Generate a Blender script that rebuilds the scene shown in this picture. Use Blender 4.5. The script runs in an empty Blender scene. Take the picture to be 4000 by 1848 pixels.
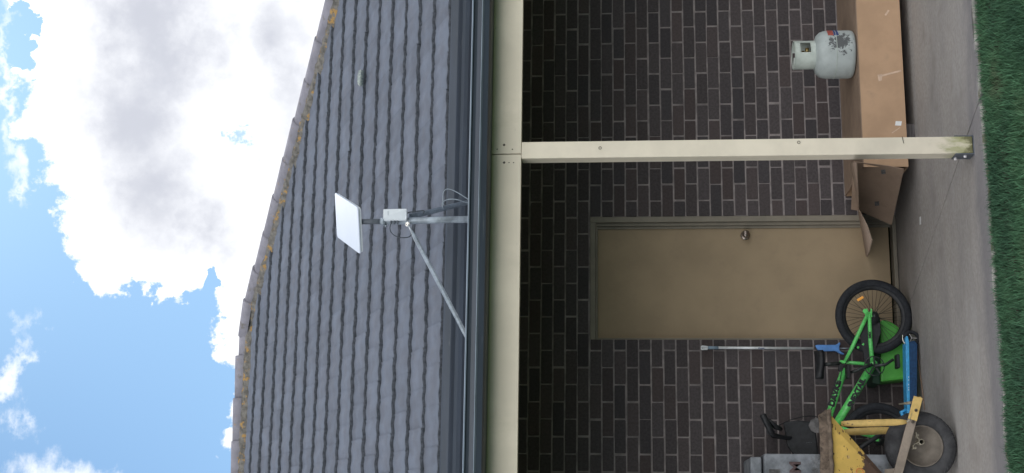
import bpy, math, random
from mathutils import Vector, Matrix
random.seed(7)
R = math.radians
COL = bpy.context.scene.collection
SC = bpy.context.scene

# ------------------------------------------------------------------ camera
CAM = Vector((-3.7749, -9.1403, 1.8757))
YAW, PIT, ROL, F = 0.22356, 0.08873, -0.0064, 5108.28
_f = Vector((math.sin(YAW)*math.cos(PIT), math.cos(YAW)*math.cos(PIT), math.sin(PIT)))
_r = Vector((math.cos(YAW), -math.sin(YAW), 0)); _u = _r.cross(_f)
RT = _r*math.cos(ROL)+_u*math.sin(ROL); UP = _u*math.cos(ROL)-_r*math.sin(ROL); FW = _f
cd = bpy.data.cameras.new('camera'); cam = bpy.data.objects.new('camera', cd); COL.objects.link(cam)
# the photographer held the phone sideways: picture x runs down the house
m3 = Matrix((-UP, RT, -FW)).transposed()
cam.matrix_world = Matrix.Translation(CAM) @ m3.to_4x4()
cd.sensor_width = 36; cd.lens = F/4000*36; cd.clip_end = 6000; cd.clip_start = .05
SC.camera = cam

def ray(x, y):
    return RT*((924-y)/F) + UP*((2000-x)/F) + FW
def W(x, y, Y):
    d = ray(x, y); return CAM + d*((Y-CAM.y)/d.y)
def G(x, y, z=0.0):
    d = ray(x, y); return CAM + d*((z-CAM.z)/d.z)

# ------------------------------------------------------------------ node helpers
class NT:
    def __init__(s, tree): s.t = tree; s.n = tree.nodes; s.l = tree.links
    def new(s, ty, **kw):
        n = s.n.new(ty)
        for k, v in kw.items(): setattr(n, k, v)
        return n
    def put(s, sock, v):
        if hasattr(v, 'is_output') or isinstance(v, bpy.types.NodeSocket): s.l.new(v, sock)
        elif v is not None:
            if sock.type == 'RGBA' and len(v) == 3: v = (*v, 1)
            sock.default_value = v
    def math(s, op, a, b=0.0, c=None, clamp=False):
        n = s.new('ShaderNodeMath', operation=op, use_clamp=clamp)
        s.put(n.inputs[0], a); s.put(n.inputs[1], b)
        if c is not None: s.put(n.inputs[2], c)
        return n.outputs[0]
    def mix(s, fac, a, b, mode='MIX'):
        n = s.new('ShaderNodeMix', data_type='RGBA', blend_type=mode)
        s.put(n.inputs[0], fac); s.put(n.inputs[6], a); s.put(n.inputs[7], b); return n.outputs[2]
    def noise(s, vec, scale, detail=4, rough=.55, scl=None):
        if scl is not None:
            m = s.new('ShaderNodeMapping'); s.put(m.inputs[0], vec); m.inputs['Scale'].default_value = scl; vec = m.outputs[0]
        n = s.new('ShaderNodeTexNoise'); s.put(n.inputs['Vector'], vec)
        n.inputs['Scale'].default_value = scale; n.inputs['Detail'].default_value = detail; n.inputs['Roughness'].default_value = rough
        return n.outputs[0]
    def ramp(s, v, a, b, lo=0.0, hi=1.0):
        n = s.new('ShaderNodeMapRange', interpolation_type='SMOOTHSTEP')
        s.put(n.inputs[0], v); s.put(n.inputs[1], a); s.put(n.inputs[2], b); s.put(n.inputs[3], lo); s.put(n.inputs[4], hi)
        return n.outputs[0]

# ------------------------------------------------------------------ world: sky + clouds
w = bpy.data.worlds.new('World'); SC.world = w; w.use_nodes = True
q = NT(w.node_tree); q.n.clear()
SUN_EL, SUN_AZ = 36.0, 20.0        # sun stands behind the house, seen from the lawn
sky = q.new('ShaderNodeTexSky', sky_type='NISHITA'); sky.sun_disc = False
sky.sun_elevation = R(SUN_EL); sky.sun_rotation = R(SUN_AZ); sky.air_density = 1.0; sky.dust_density = .6; sky.ozone_density = 1.5
tc = q.new('ShaderNodeTexCoord'); D = tc.outputs['Generated']
nrm = q.new('ShaderNodeVectorMath', operation='NORMALIZE'); q.put(nrm.inputs[0], D); D = nrm.outputs[0]
sx = q.new('ShaderNodeSeparateXYZ'); q.put(sx.inputs[0], D)
az = q.math('MULTIPLY', q.math('ARCTAN2', sx.outputs[0], sx.outputs[1]), 57.2958*.92)
el = q.math('MULTIPLY', q.math('ARCSINE', sx.outputs[2]), 57.2958)
n1 = q.noise(D, 9.0, 7, .62); n2 = q.noise(D, 42.0, 8, .68); n3 = q.noise(D, 5.0, 5, .55)
# warp the cloud coordinates so that no outline stays smooth
def warp(v, seedoff):
    m = q.new('ShaderNodeMapping'); q.put(m.inputs[0], D); m.inputs['Location'].default_value = (seedoff, seedoff*.7, 3)
    a = q.math('MULTIPLY', q.math('SUBTRACT', q.noise(m.outputs[0], 16.0, 8, .6), .5), 5.5)
    b = q.math('MULTIPLY', q.math('SUBTRACT', q.noise(m.outputs[0], 70.0, 6, .6), .5), 1.6)
    return q.math('ADD', v, q.math('ADD', a, b))
EL = el; az = warp(az, 2.0); el = warp(el, 7.0)
def azel(x, y):
    d = ray(x, y).normalized(); return math.degrees(math.atan2(d.x, d.y))*.92, math.degrees(math.asin(d.z))
def ell(x, y, rx, ry, fall=1.0):
    # 1 - distance to an ellipse whose height (rx) and width (ry) are given in hundredths of a degree
    a, e = azel(x, y)
    u = q.math('MULTIPLY', q.math('SUBTRACT', az, a), 1/(ry*.0112)); v = q.math('MULTIPLY', q.math('SUBTRACT', el, e), 1/(rx*.0108))
    r = q.math('SQRT', q.math('ADD', q.math('MULTIPLY', u, u), q.math('MULTIPLY', v, v)))
    return q.math('MULTIPLY', q.math('SUBTRACT', 1.0, r), fall)
def umax(*a):
    r = a[0]
    for b in a[1:]: r = q.math('MAXIMUM', r, b)
    return r
field = umax(ell(380, 60, 310, 560, .9), ell(400, 480, 285, 340, .9), ell(450, 760, 260, 280, .8), ell(1080, 200, 480, 700, .9), ell(560, -100, 480, 560, 1.0), ell(560, 380, 480, 420, 1.0),
             ell(640, 640, 500, 340, 1.0), ell(640, 900, 350, 250, .9), ell(420, 1030, 120, 130, .5), ell(620, 1110, 190, 90, .5), ell(1010, 1330, 190, 500, .8), ell(1100, 900, 420, 350, .9))
wob = q.math('ADD', q.math('MULTIPLY', q.math('SUBTRACT', n1, .5), .75), q.math('MULTIPLY', q.math('SUBTRACT', n2, .5), .75))
spot = q.ramp(ell(925, 545, 24, 28, 1.0), -.3, .7, 0.0, .8)
hole = umax(ell(790, 1130, 60, 90, .6), ell(60, 140, 100, 150, .9))
c_here = q.math('SUBTRACT', q.math('ADD', field, wob), q.math('MULTIPLY', q.math('MAXIMUM', hole, 0.0), 1.9))
# thin wisps
wf = umax(ell(0, 300, 62, 560, .9), ell(25, 760, 48, 160, .6), ell(55, 1440, 62, 230, .7), ell(120, 1620, 50, 120, .4), ell(300, 1920, 480, 170, .9))
n5 = q.noise(D, 17.0, 9, .66, (1.0, 1.0, 2.2))
wisp = q.ramp(q.math('ADD', wf, q.math('MULTIPLY', q.math('SUBTRACT', n5, .5), 1.9)), .12, .75, 0.0, .75)
n4 = q.noise(D, 2.6, 8, .6)
# elsewhere round the sky the same broken cloud
away = q.ramp(umax(ell(700, 924, 1500, 1600, 1.0)), -.15, .25, 1.0, 0.0)
c_else = q.math('MULTIPLY', q.math('SUBTRACT', n4, .45), 3.0)
cc = q.new('ShaderNodeMix', data_type='FLOAT'); q.put(cc.inputs[0], away); q.put(cc.inputs[2], c_here); q.put(cc.inputs[3], c_else)
cover = q.math('MAXIMUM', q.math('MULTIPLY', q.ramp(cc.outputs[0], -.03, .11), q.math('SUBTRACT', 1.0, spot)), q.math('MULTIPLY', wisp, q.math('SUBTRACT', 1.0, away)))
# grey undersides inside the cloud
gr = umax(ell(600, 120, 330, 430, 1.1), ell(560, 420, 300, 330, .9), ell(640, 720, 230, 300, .75), ell(820, 880, 160, 200, .65), ell(1130, 300, 170, 400, .65))
thick = q.ramp(q.math('ADD', gr, q.math('ADD', q.math('MULTIPLY', q.math('SUBTRACT', n3, .5), 1.3), q.math('MULTIPLY', q.math('SUBTRACT', q.noise(D, 11.0, 8, .55), .5), 1.6))), -.30, .95)
cw = q.mix(thick, (7.6, 7.7, 7.9), (4.15, 4.3, 4.8))
frontal = q.math('MULTIPLY', q.ramp(sx.outputs[1], .1, -.6), q.math('MULTIPLY', q.ramp(EL, 2.0, 12.0), q.ramp(EL, 70.0, 34.0)))
cel = q.mix(q.ramp(n3, .35, .65), (8.6, 8.8, 9.2), (5.0, 5.3, 5.9))
cel = q.mix(frontal, cel, (16.2, 16.2, 16.0))  # unseen cloud behind the camera, brightened as added fill for wall and beam
cloudc = q.mix(away, cw, cel)
skyc = q.mix(1.0, sky.outputs[0], (.30, .475, .615), 'MULTIPLY')
haze = q.ramp(EL, 14.0, 30.0, .16, .03)
skyc = q.mix(haze, skyc, (4.4, 5.6, 6.8))
bgc = q.mix(cover, skyc, cloudc)
bg = q.new('ShaderNodeBackground'); q.put(bg.inputs[0], bgc); bg.inputs[1].default_value = .1
out = q.new('ShaderNodeOutputWorld'); q.l.new(bg.outputs[0], out.inputs[0])
w.cycles.sampling_method = 'MANUAL'; w.cycles.sample_map_resolution = 1024

sl = bpy.data.lights.new('sun', 'SUN'); sl.energy = .5; sl.angle = R(14); sl.color = (1, .96, .9)
sun = bpy.data.objects.new('sun', sl); COL.objects.link(sun)
sd = Vector((math.sin(R(SUN_AZ))*math.cos(R(SUN_EL)), math.cos(R(SUN_AZ))*math.cos(R(SUN_EL)), math.sin(R(SUN_EL))))
sun.rotation_euler = sd.to_track_quat('Z', 'Y').to_euler()
sun.location = (2, 12, 12)
SC.view_settings.view_transform = 'Standard'; SC.view_settings.look = 'None'; SC.view_settings.exposure = 0.7; SC.view_settings.gamma = 1

# ------------------------------------------------------------------ materials
def mat(name, base, rough=.8, var=.12, scale=30, base2=None, spots=None, metal=0.0, bump=.0, bscale=120, island=0.0, spec=.3, stretch=None, spots2=None, extra=None, coat=None):
    m = bpy.data.materials.new(name); m.use_nodes = True; t = NT(m.node_tree)
    p = t.n['Principled BSDF']; p.inputs['Roughness'].default_value = rough; p.inputs['Metallic'].default_value = metal
    p.inputs['Specular IOR Level'].default_value = spec
    tcx = t.new('ShaderNodeTexCoord'); V = tcx.outputs['Object']
    n = t.noise(V, scale, 6, .6, stretch)
    b2 = base2 or tuple(c*(1-2.2*var) for c in base); b1 = tuple(c*(1+var) for c in base)
    c = t.mix(t.ramp(n, .32, .68), b2, b1)
    if island:
        g = t.new('ShaderNodeNewGeometry'); k = t.ramp(g.outputs['Random Per Island'], 0, 1, 1-island, 1+island)
        cb = t.new('ShaderNodeCombineColor'); [t.put(cb.inputs[i], k) for i in range(3)]
        c = t.mix(1.0, c, cb.outputs[0], 'MULTIPLY')
    for sp in (spots, spots2):
        if sp:
            col, sc_, lo, hi = sp[:4]
            nn = t.noise(V, sc_, 7, .65, sp[4] if len(sp) > 4 else None)
            c = t.mix(t.ramp(nn, lo, hi), c, col)
    if extra: c = extra(t, V, c)
    t.put(p.inputs['Base Color'], c)
    if coat: p.inputs['Coat Weight'].default_value = coat; p.inputs['Coat Roughness'].default_value = .2
    if bump:
        bn = t.new('ShaderNodeBump'); bn.inputs['Strength'].default_value = bump; bn.inputs['Distance'].default_value = .004
        t.put(bn.inputs['Height'], t.noise(V, bscale, 6, .65)); t.put(p.inputs['Normal'], bn.outputs[0])
    return m

def brick_extra(t, V, c):
    g = t.new('ShaderNodeNewGeometry'); r = g.outputs['Random Per Island']
    wn = t.new('ShaderNodeTexWhiteNoise', noise_dimensions='1D'); t.put(wn.inputs['W'], r)
    c = t.mix(t.ramp(wn.outputs[0], .55, 1.0, 0, .30), c, (.090, .062, .056))
    return t.mix(t.ramp(wn.outputs[0], 0.0, .35, .38, 0), c, (.040, .040, .046))
M = {}
M['brick'] = mat('dark_brick', (.076, .066, .068), .9, .10, 60, island=.13, bump=.5, bscale=90, spec=.15, extra=brick_extra)
M['mortar'] = mat('mortar', (.25, .22, .215), .95, .15, 9, base2=(.16, .142, .14), bump=.5, bscale=160, spec=.1)
M['tile'] = mat('concrete_roof_tile', (.132, .150, .188), .78, .07, 7, base2=(.122, .132, .160), island=.07, bump=.55, bscale=210, spec=.25,
                spots=((.30, .31, .33), 260, .66, .74), spots2=((.13, .13, .14), 45, .66, .78))
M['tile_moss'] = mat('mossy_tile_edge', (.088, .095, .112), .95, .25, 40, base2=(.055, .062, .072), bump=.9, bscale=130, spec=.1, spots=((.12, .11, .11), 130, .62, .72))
M['cap'] = mat('ridge_cap_concrete', (.26, .25, .285), .8, .08, 8, bump=.5, bscale=180, spec=.2,
               spots=((.17, .155, .14), 9, .56, .72), spots2=((.36, .23, .09), 15, .62, .70))
M['pointing'] = mat('lichened_mortar', (.17, .16, .145), .95, .2, 20, bump=.8, bscale=90, spots=((.36, .22, .08), 13, .54, .62), spots2=((.07, .07, .065), 30, .58, .7))
M['gutter'] = mat('slate_blue_steel', (.032, .044, .066), .5, .10, 5, base2=(.026, .036, .052), stretch=(.25, 3, 3), spec=.5, coat=.15, spots=((.11, .12, .13), 14, .6, .8, (.3, 4, 4)))
M['gutter_edge'] = mat('scuffed_steel_bead', (.20, .25, .31), .35, .12, 9, spec=.6, stretch=(.4, 3, 3))
def beam_extra(t, V, c):
    g = t.noise(V, 16, 6, .7, (.5, 1, 1.6)); c = t.mix(t.ramp(g, .66, .74, 0, .5), c, (.30, .28, .22)); g = t.noise(V, 3.5, 7, .7, (1, 1, .35)); return t.mix(t.ramp(g, .55, .75, 0, .45), c, (.50, .46, .34))
M['cream'] = mat('cream_painted_timber', (.725, .655, .53), .55, .045, 2.5, bump=.12, bscale=60, spec=.4, stretch=(1, 1, 1), extra=beam_extra, spots=((.40, .38, .30), 70, .73, .8))
def post_extra(t, V, c):
    s = t.new('ShaderNodeSeparateXYZ'); t.put(s.inputs[0], V)
    n = t.noise(V, 26, 7, .7, (1, 1, .35)); low = t.ramp(s.outputs[2], .42, .0)
    k = t.ramp(t.math('ADD', low, t.math('MULTIPLY', t.math('SUBTRACT', n, .5), 1.6)), .45, 1.15)
    c = t.mix(k, c, (.33, .33, .17))
    k2 = t.ramp(t.math('ADD', t.ramp(s.outputs[2], .13, .0), t.math('MULTIPLY', t.math('SUBTRACT', n, .5), 2.2)), .6, 1.0)
    return t.mix(k2, c, (.13, .125, .06))
M['post'] = mat('cream_post_paint', (.72, .65, .53), .55, .035, 5, bump=.15, bscale=60, spec=.4, extra=post_extra)
M['door'] = mat('beige_door_paint', (.30, .225, .14), .62, .05, 3, bump=.1, bscale=40, spec=.35, spots=((.25, .185, .12), 7, .55, .85), spots2=((.19, .15, .10), 60, .70, .78))
M['frame'] = mat('beige_frame_paint', (.21, .185, .145), .55, .06, 8, spec=.4, bump=.1)
def slab_extra(t, V, c):
    a = t.noise(V, 1.6, 6, .6, (.6, 1.6, 1)); c = t.mix(t.ramp(a, .40, .70, 0, .55), c, (.25, .24, .24))
    a = t.noise(V, 1.1, 7, .65, (.8, 1.6, 1)); c = t.mix(t.ramp(a, .52, .72, 0, .6), c, (.43, .42, .41))
    a = t.noise(V, 5, 8, .72); c = t.mix(t.ramp(a, .50, .72, 0, .55), c, (.22, .195, .18))
    sp = t.new('ShaderNodeSeparateXYZ'); t.put(sp.inputs[0], V)
    e = t.math('ADD', t.ramp(sp.outputs[1], -1.85, -2.25), t.math('MULTIPLY', t.math('SUBTRACT', t.noise(V, 3.5, 7, .65, (.5, 1, 1)), .5), 1.6))
    c = t.mix(t.ramp(e, .35, 1.0, 0, .7), c, (.17, .165, .18))
    e = t.math('ADD', t.ramp(sp.outputs[1], -1.1, -.3), t.math('MULTIPLY', t.math('SUBTRACT', t.noise(V, 2.5, 7, .65, (.6, 1, 1)), .5), 1.6))
    c = t.mix(t.ramp(e, .3, 1.1, 0, .55), c, (.19, .17, .16))
    b = t.noise(V, 150, 3, .7); c = t.mix(t.ramp(b, .68, .74, 0, .5), c, (.16, .155, .15))
    s = t.noise(V, 34, 4, .6, (.3, 1, 1)); return t.mix(t.ramp(s, .73, .78, 0, .7), c, (.12, .11, .10))
M['slab'] = mat('weathered_concrete', (.375, .35, .33), .9, .07, 40, bump=.5, bscale=150, spec=.2, extra=slab_extra)
M['slab_edge'] = mat('pale_concrete_edge', (.30, .29, .27), .9, .2, 12, spec=.2, bump=.6, bscale=60, spots=((.12, .12, .08), 8, .5, .62))
M['soil'] = mat('dark_soil', (.055, .045, .032), .95, .3, 30, bump=.8, bscale=60)
M['lawn'] = mat('lawn_ground', (.045, .085, .035), .95, .25, 3, base2=(.03, .055, .02), bump=.8, bscale=40, spec=.1, spots=((.10, .10, .05), 18, .6, .75))
M['blade'] = mat('grass_blade', (.060, .138, .070), .7, .25, 2.2, base2=(.044, .104, .060), island=.40, spec=.2, spots=((.105, .14, .08), 2.2, .54, .74))
M['straw'] = mat('dry_grass', (.30, .29, .19), .8, .2, 9, island=.3)
M['card'] = mat('brown_cardboard', (.445, .295, .19), .85, .05, 5, spec=.15, bump=.05, bscale=200, spots=((.36, .245, .165), 5, .55, .75), spots2=((.30, .21, .15), 30, .70, .76, (.4, 1, 2.5)))
M['card_shade'] = mat('shaded_cardboard', (.27, .195, .145), .88, .06, 7, spec=.12, spots=((.22, .16, .12), 9, .58, .75))  # darker cardboard: shade on the flaps and box top put into the colour
M['tape'] = mat('clear_packing_tape', (.60, .44, .33), .25, .08, 30, spec=.6)
M['paper'] = mat('white_paper', (.72, .72, .72), .7, .03, 40)
M['greyprint'] = mat('grey_print', (.30, .30, .30), .8, .1, 90)
M['timber'] = mat('dark_bearer_timber', (.11, .10, .10), .9, .2, 20, stretch=(.3, 3, 3))
def gas_extra(t, V, c):
    s = t.new('ShaderNodeSeparateXYZ'); t.put(s.inputs[0], V)
    vm = t.new('ShaderNodeVectorMath', operation='DISTANCE'); t.put(vm.inputs[0], V); vm.inputs[1].default_value = (.035, -.15, .105)
    k = t.math('ADD', t.math('MULTIPLY', vm.outputs['Value'], -9.0), t.math('ADD', 1.0, t.math('MULTIPLY', t.math('SUBTRACT', t.noise(V, 32, 7, .7), .5), 3.0)))
    return t.mix(t.ramp(k, .42, .47), c, (.10, .105, .11))
M['gas'] = mat('scuffed_pale_grey_paint', (.41, .45, .445), .48, .05, 14, spec=.45, extra=gas_extra, spots=((.30, .32, .31), 42, .70, .76))
M['gas_collar'] = mat('pale_green_grey_paint', (.46, .505, .465), .5, .06, 20, spec=.45, spots=((.2, .22, .2), 40, .68, .75))
M['brass'] = mat('dull_brass', (.45, .33, .14), .4, .15, 60, metal=.8)
M['red'] = mat('red_label', (.38, .09, .07), .5); M['navy'] = mat('navy_label', (.04, .07, .22), .5)
M['white_plastic'] = mat('white_plastic', (.52, .57, .66), .32, .01, 8, spec=.5)
M['grey_plastic'] = mat('pale_grey_plastic', (.62, .66, .70), .4, .03, 12, spec=.5)
M['galv'] = mat('galvanised_steel', (.27, .31, .35), .45, .16, 22, metal=.55, spec=.5, spots=((.24, .27, .30), 14, .5, .7, (3, 3, .5)))
M['darkpipe'] = mat('dark_grey_pipe', (.12, .135, .16), .5, .12, 20, metal=.3)
M['bluegrey'] = mat('blue_grey_brace_paint', (.13, .16, .20), .55, .15, 25, metal=.3, spots=((.3, .32, .33), 35, .66, .74))
M['cable'] = mat('grey_cable', (.055, .065, .08), .6, .1, 40); M['cable_pale'] = mat('pale_cable', (.22, .26, .30), .55, .1, 40)
M['screw'] = mat('rusty_screw', (.10, .085, .07), .6, .3, 90, metal=.4)
M['bolt'] = mat('bright_bolt', (.75, .73, .75), .35, .1, 80, metal=.3)
M['chrome'] = mat('polished_steel', (.72, .70, .66), .18, .05, 40, metal=1.0)
M['bronze'] = mat('aged_nickel_knob', (.30, .25, .22), .3, .1, 40, metal=.9)
M['bike'] = mat('lime_green_frame_paint', (.12, .58, .14), .38, .10, 60, spec=.5, coat=.3, spots=((.07, .30, .08), 70, .64, .74))
M['black'] = mat('black_plastic', (.016, .017, .020), .55, .2, 30, spec=.4)
M['tyre'] = mat('black_tyre_rubber', (.020, .022, .027), .8, .15, 60, spec=.3, bump=.4, bscale=90)
M['spoke'] = mat('dark_spoke_steel', (.05, .045, .04), .4, .1, 40, metal=.6)
M['amber'] = mat('amber_reflector', (.95, .42, .08), .25, .05, 90, spec=.7)
M['oldorange'] = mat('faded_orange_paint', (.55, .20, .06), .6, .2, 60)
M['crank'] = mat('dark_crank_alloy', (.05, .055, .055), .45, .2, 40, metal=.5)
M['tub'] = mat('bright_green_plastic', (.085, .37, .06), .45, .10, 5, spec=.4)
M['lid'] = mat('dark_green_plastic', (.018, .05, .030), .6, .2, 12)
M['scoot'] = mat('sky_blue_paint', (.05, .34, .66), .4, .08, 40, spec=.5, spots=((.10, .10, .12), 60, .70, .76)); M['scoot2'] = mat('dark_blue_griptape', (.016, .055, .135), .8, .15, 60)
M['silver'] = mat('silver_pole', (.66, .68, .70), .4, .08, 25, metal=.35, spots=((.35, .36, .38), 20, .6, .75))
M['greyblue'] = mat('grey_blue_grip', (.20, .27, .34), .7, .1, 40); M['mopblue'] = mat('blue_plastic', (.10, .26, .62), .5, .08, 20, spec=.4)
def rust_extra(t, V, c):
    s = t.new('ShaderNodeSeparateXYZ'); t.put(s.inputs[0], V)
    n = t.noise(V, 11, 8, .68); k = t.math('ADD', t.math('MULTIPLY', t.math('SUBTRACT', n, .5), 1.0), t.ramp(s.outputs[2], .70, .43))
    c = t.mix(t.ramp(k, .47, .50), c, (.085, .052, .038))
    c = t.mix(t.ramp(t.noise(V, 24, 5, .6, (1, 1, 2.0)), .60, .615), c, (.11, .062, .035))
    k3 = t.math('MULTIPLY', t.ramp(t.noise(V, 60, 5, .6), .66, .72), t.ramp(k, .50, .60))
    return t.mix(k3, c, (.42, .36, .31))
M['barrow'] = mat('chipped_yellow_paint', (.66, .44, .115), .6, .06, 12, spec=.35, extra=rust_extra, spots=((.50, .34, .16), 30, .62, .72))
M['yellow'] = mat('scratched_yellow_paint', (.62, .43, .15), .55, .08, 24, spec=.35, spots=((.20, .14, .08), 24, .63, .68), spots2=((.08, .06, .05), 60, .67, .72))
M['rim_rust'] = mat('rusty_rolled_rim', (.165, .125, .095), .9, .2, 24, bump=.35, bscale=70, spots=((.055, .042, .035), 20, .55, .68))
M['bar'] = mat('mud_caked_steel_bar', (.26, .215, .175), .9, .10, 14, bump=.4, bscale=80, spots=((.20, .17, .15), 18, .6, .7))
M['wtyre'] = mat('dusty_barrow_tyre', (.052, .052, .055), .9, .20, 14, base2=(.033, .033, .036), bump=.5, bscale=60, spots=((.10, .095, .09), 9, .58, .8))
M['wrim'] = mat('dusty_wheel_disc', (.185, .16, .135), .8, .15, 7, base2=(.11, .095, .08), metal=.1, bump=.2)
M['pipe_metal'] = mat('worn_axle_steel', (.30, .27, .21), .6, .2, 40, metal=.4)
M['cabinet'] = mat('stained_white_enamel', (.25, .265, .29), .7, .2, 7, base2=(.12, .13, .145), spots=((.06, .055, .05), 5, .52, .70), spots2=((.09, .06, .06), 40, .66, .72))
M['brownprint'] = mat('brown_print', (.11, .075, .075), .8)
M['dirt'] = mat('dirty_grey_plastic', (.12, .115, .115), .7, .2, 30)
M['metal_roof'] = mat('pale_steel_sheet', (.60, .61, .62), .5, .05, 6)
M['soffit'] = mat('cream_soffit_board', (.66, .66, .64), .8)
M['twig'] = mat('dry_twig', (.20, .14, .10), .9)
def glassy(name):
    m = bpy.data.materials.new(name); m.use_nodes = True; p = m.node_tree.nodes['Principled BSDF']
    t = NT(m.node_tree); v = t.new('ShaderNodeTexCoord').outputs['Object']
    t.put(p.inputs['Base Color'], t.mix(t.ramp(t.noise(v, 60), .4, .65), (.46, .52, .48), (.26, .30, .32)))
    p.inputs['Roughness'].default_value = .25; p.inputs['Transmission Weight'].default_value = .25; return m
M['clear'] = glassy('clouded_clear_plastic')

# ------------------------------------------------------------------ mesh helper
class MB:
    def __init__(s): s.v = []; s.f = []; s.mi = []; s.sm = []
    def add(s, vs, fs, mi=0, smooth=False):
        o = len(s.v); s.v += [tuple(v) for v in vs]
        for f in fs: s.f.append([i+o for i in f]); s.mi.append(mi); s.sm.append(smooth)
        return s
    def box(s, a, b, mi=0, bev=0.0):
        x0, y0, z0 = [min(a[i], b[i]) for i in range(3)]; x1, y1, z1 = [max(a[i], b[i]) for i in range(3)]
        if bev <= 0:
            vs = [(x, y, z) for z in (z0, z1) for y in (y0, y1) for x in (x0, x1)]
            return s.add(vs, [(0, 2, 3, 1), (4, 5, 7, 6), (0, 1, 5, 4), (2, 6, 7, 3), (0, 4, 6, 2), (1, 3, 7, 5)], mi)
        e = bev; rings = []
        def ring(z, i): return [(x0+i+e, y0+i, z), (x1-i-e, y0+i, z), (x1-i, y0+i+e, z), (x1-i, y1-i-e, z), (x1-i-e, y1-i, z), (x0+i+e, y1-i, z), (x0+i, y1-i-e, z), (x0+i, y0+i+e, z)]
        rs = [ring(z0, e), ring(z0+e, 0), ring(z1-e, 0), ring(z1, e)]
        vs = sum(rs, []); fs = [tuple(reversed(range(8))), tuple(range(24, 32))]
        for k in range(3):
            for i in range(8): j = (i+1) % 8; fs.append((k*8+i, k*8+j, k*8+8+j, k*8+8+i))
        return s.add(vs, fs, mi)
    def tube(s, pts, r, seg=12, mi=0, caps=True, flat=None):
        pts = [Vector(p) for p in pts]; n = len(pts); rr = r if isinstance(r, (list, tuple)) else [r]*n
        vs = []; up = None
        for i, p in enumerate(pts):
            t = (pts[min(i+1, n-1)]-pts[max(i-1, 0)]).normalized()
            if up is None: up = Vector((0, 0, 1)) if abs(t.z) < .9 else Vector((0, 1, 0))
            a = t.cross(up).normalized(); up = a.cross(t).normalized()
            fl = flat[i] if flat else 1.0
            for k in range(seg):
                th = 2*math.pi*k/seg; vs.append(p+a*(rr[i]*math.cos(th))+up*(rr[i]*fl*math.sin(th)))
        fs = []
        for i in range(n-1):
            for k in range(seg): j = (k+1) % seg; fs.append((i*seg+k, i*seg+j, (i+1)*seg+j, (i+1)*seg+k))
        s.add(vs, fs, mi, True)
        if caps:
            o = len(s.v)-len(vs)
            s.f.append([o+k for k in reversed(range(seg))]); s.mi.append(mi); s.sm.append(False)
            s.f.append([o+(n-1)*seg+k for k in range(seg)]); s.mi.append(mi); s.sm.append(False)
        return s
    def lathe(s, prof, c, axis='z', seg=40, mi=0, smooth=True, a0=0, a1=360):
        # prof: (radius, height) pairs along the axis
        vs = []; full = abs(a1-a0) >= 360; m = seg if full else seg+1
        for (r, h) in prof:
            for k in range(m):
                th = R(a0+(a1-a0)*k/seg); u, v = r*math.cos(th), r*math.sin(th)
                p = (u, v, h) if axis == 'z' else ((u, h, v) if axis == 'y' else (h, u, v))
                vs.append((c[0]+p[0], c[1]+p[1], c[2]+p[2]))
        fs = []
        for i in range(len(prof)-1):
            for k in range(seg): j = (k+1) % m; fs.append((i*m+k, i*m+j, (i+1)*m+j, (i+1)*m+k))
        return s.add(vs, fs, mi, smooth)
    def prism(s, poly, off, mi=0):
        # poly: list of 3D points, off: extrusion vector
        n = len(poly); off = Vector(off); vs = [Vector(p) for p in poly]+[Vector(p)+off for p in poly]
        fs = [tuple(range(n)), tuple(reversed(range(n, 2*n)))]
        for i in range(n): j = (i+1) % n; fs.append((i, i+n, j+n, j))
        return s.add(vs, fs, mi)
    def bar(s, a, b, wv, tv, mi=0):
        a, b, wv, tv = map(Vector, (a, b, wv, tv)); vs = []
        for p in (a, b): vs += [p-wv-tv, p+wv-tv, p+wv+tv, p-wv+tv]
        return s.add(vs, [(0, 1, 2, 3), (7, 6, 5, 4), (0, 4, 5, 1), (1, 5, 6, 2), (2, 6, 7, 3), (3, 7, 4, 0)], mi)
    def torus(s, c, Rr, r, axis='y', seg=56, rs=12, mi=0, squash=1.0):
        prof = [(Rr+r*math.cos(2*math.pi*k/rs), r*squash*math.sin(2*math.pi*k/rs)) for k in range(rs+1)]
        return s.lathe(prof, c, axis, seg, mi)
    def build(s, name, m, parent=None, bevel=0.0, origin=None):
        me = bpy.data.meshes.new(name); o = Vector(origin or (0, 0, 0))
        me.from_pydata([tuple(Vector(v)-o) for v in s.v], [], s.f)
        for k in (m if isinstance(m, list) else [m]): me.materials.append(M[k])
        me.polygons.foreach_set('material_index', s.mi); me.polygons.foreach_set('use_smooth', s.sm)
        me.update()
        import bmesh
        bm = bmesh.new(); bm.from_mesh(me); bmesh.ops.recalc_face_normals(bm, faces=bm.faces) if len(bm.faces) < 60000 else None
        bm.to_mesh(me); bm.free()
        ob = bpy.data.objects.new(name, me); COL.objects.link(ob); ob.location = o
        if bevel:
            md = ob.modifiers.new('bevel', 'BEVEL'); md.width = bevel; md.segments = 2; md.limit_method = 'ANGLE'; md.angle_limit = R(35)
        if parent is not None:
            ob.parent = parent; ob.matrix_parent_inverse = Matrix.Translation(-root_loc(parent))
        return ob
def root_loc(p):
    l = Vector((0, 0, 0))
    while p is not None: l = l+Vector(p.location); p = p.parent if False else None
    return l
def child(ob, parent):
    """parent that is itself a part whose origin is at the world origin"""
    ob.parent = parent; ob.matrix_parent_inverse = Matrix.Identity(4); return ob
def sub(mb, name, m, part, **k):
    ob = mb.build(name, m, None, **k); ob.parent = part
    # world matrix of a part is pure translation to its own origin
    ob.matrix_parent_inverse = Matrix.Translation(-Vector(part.location)); return ob
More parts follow.
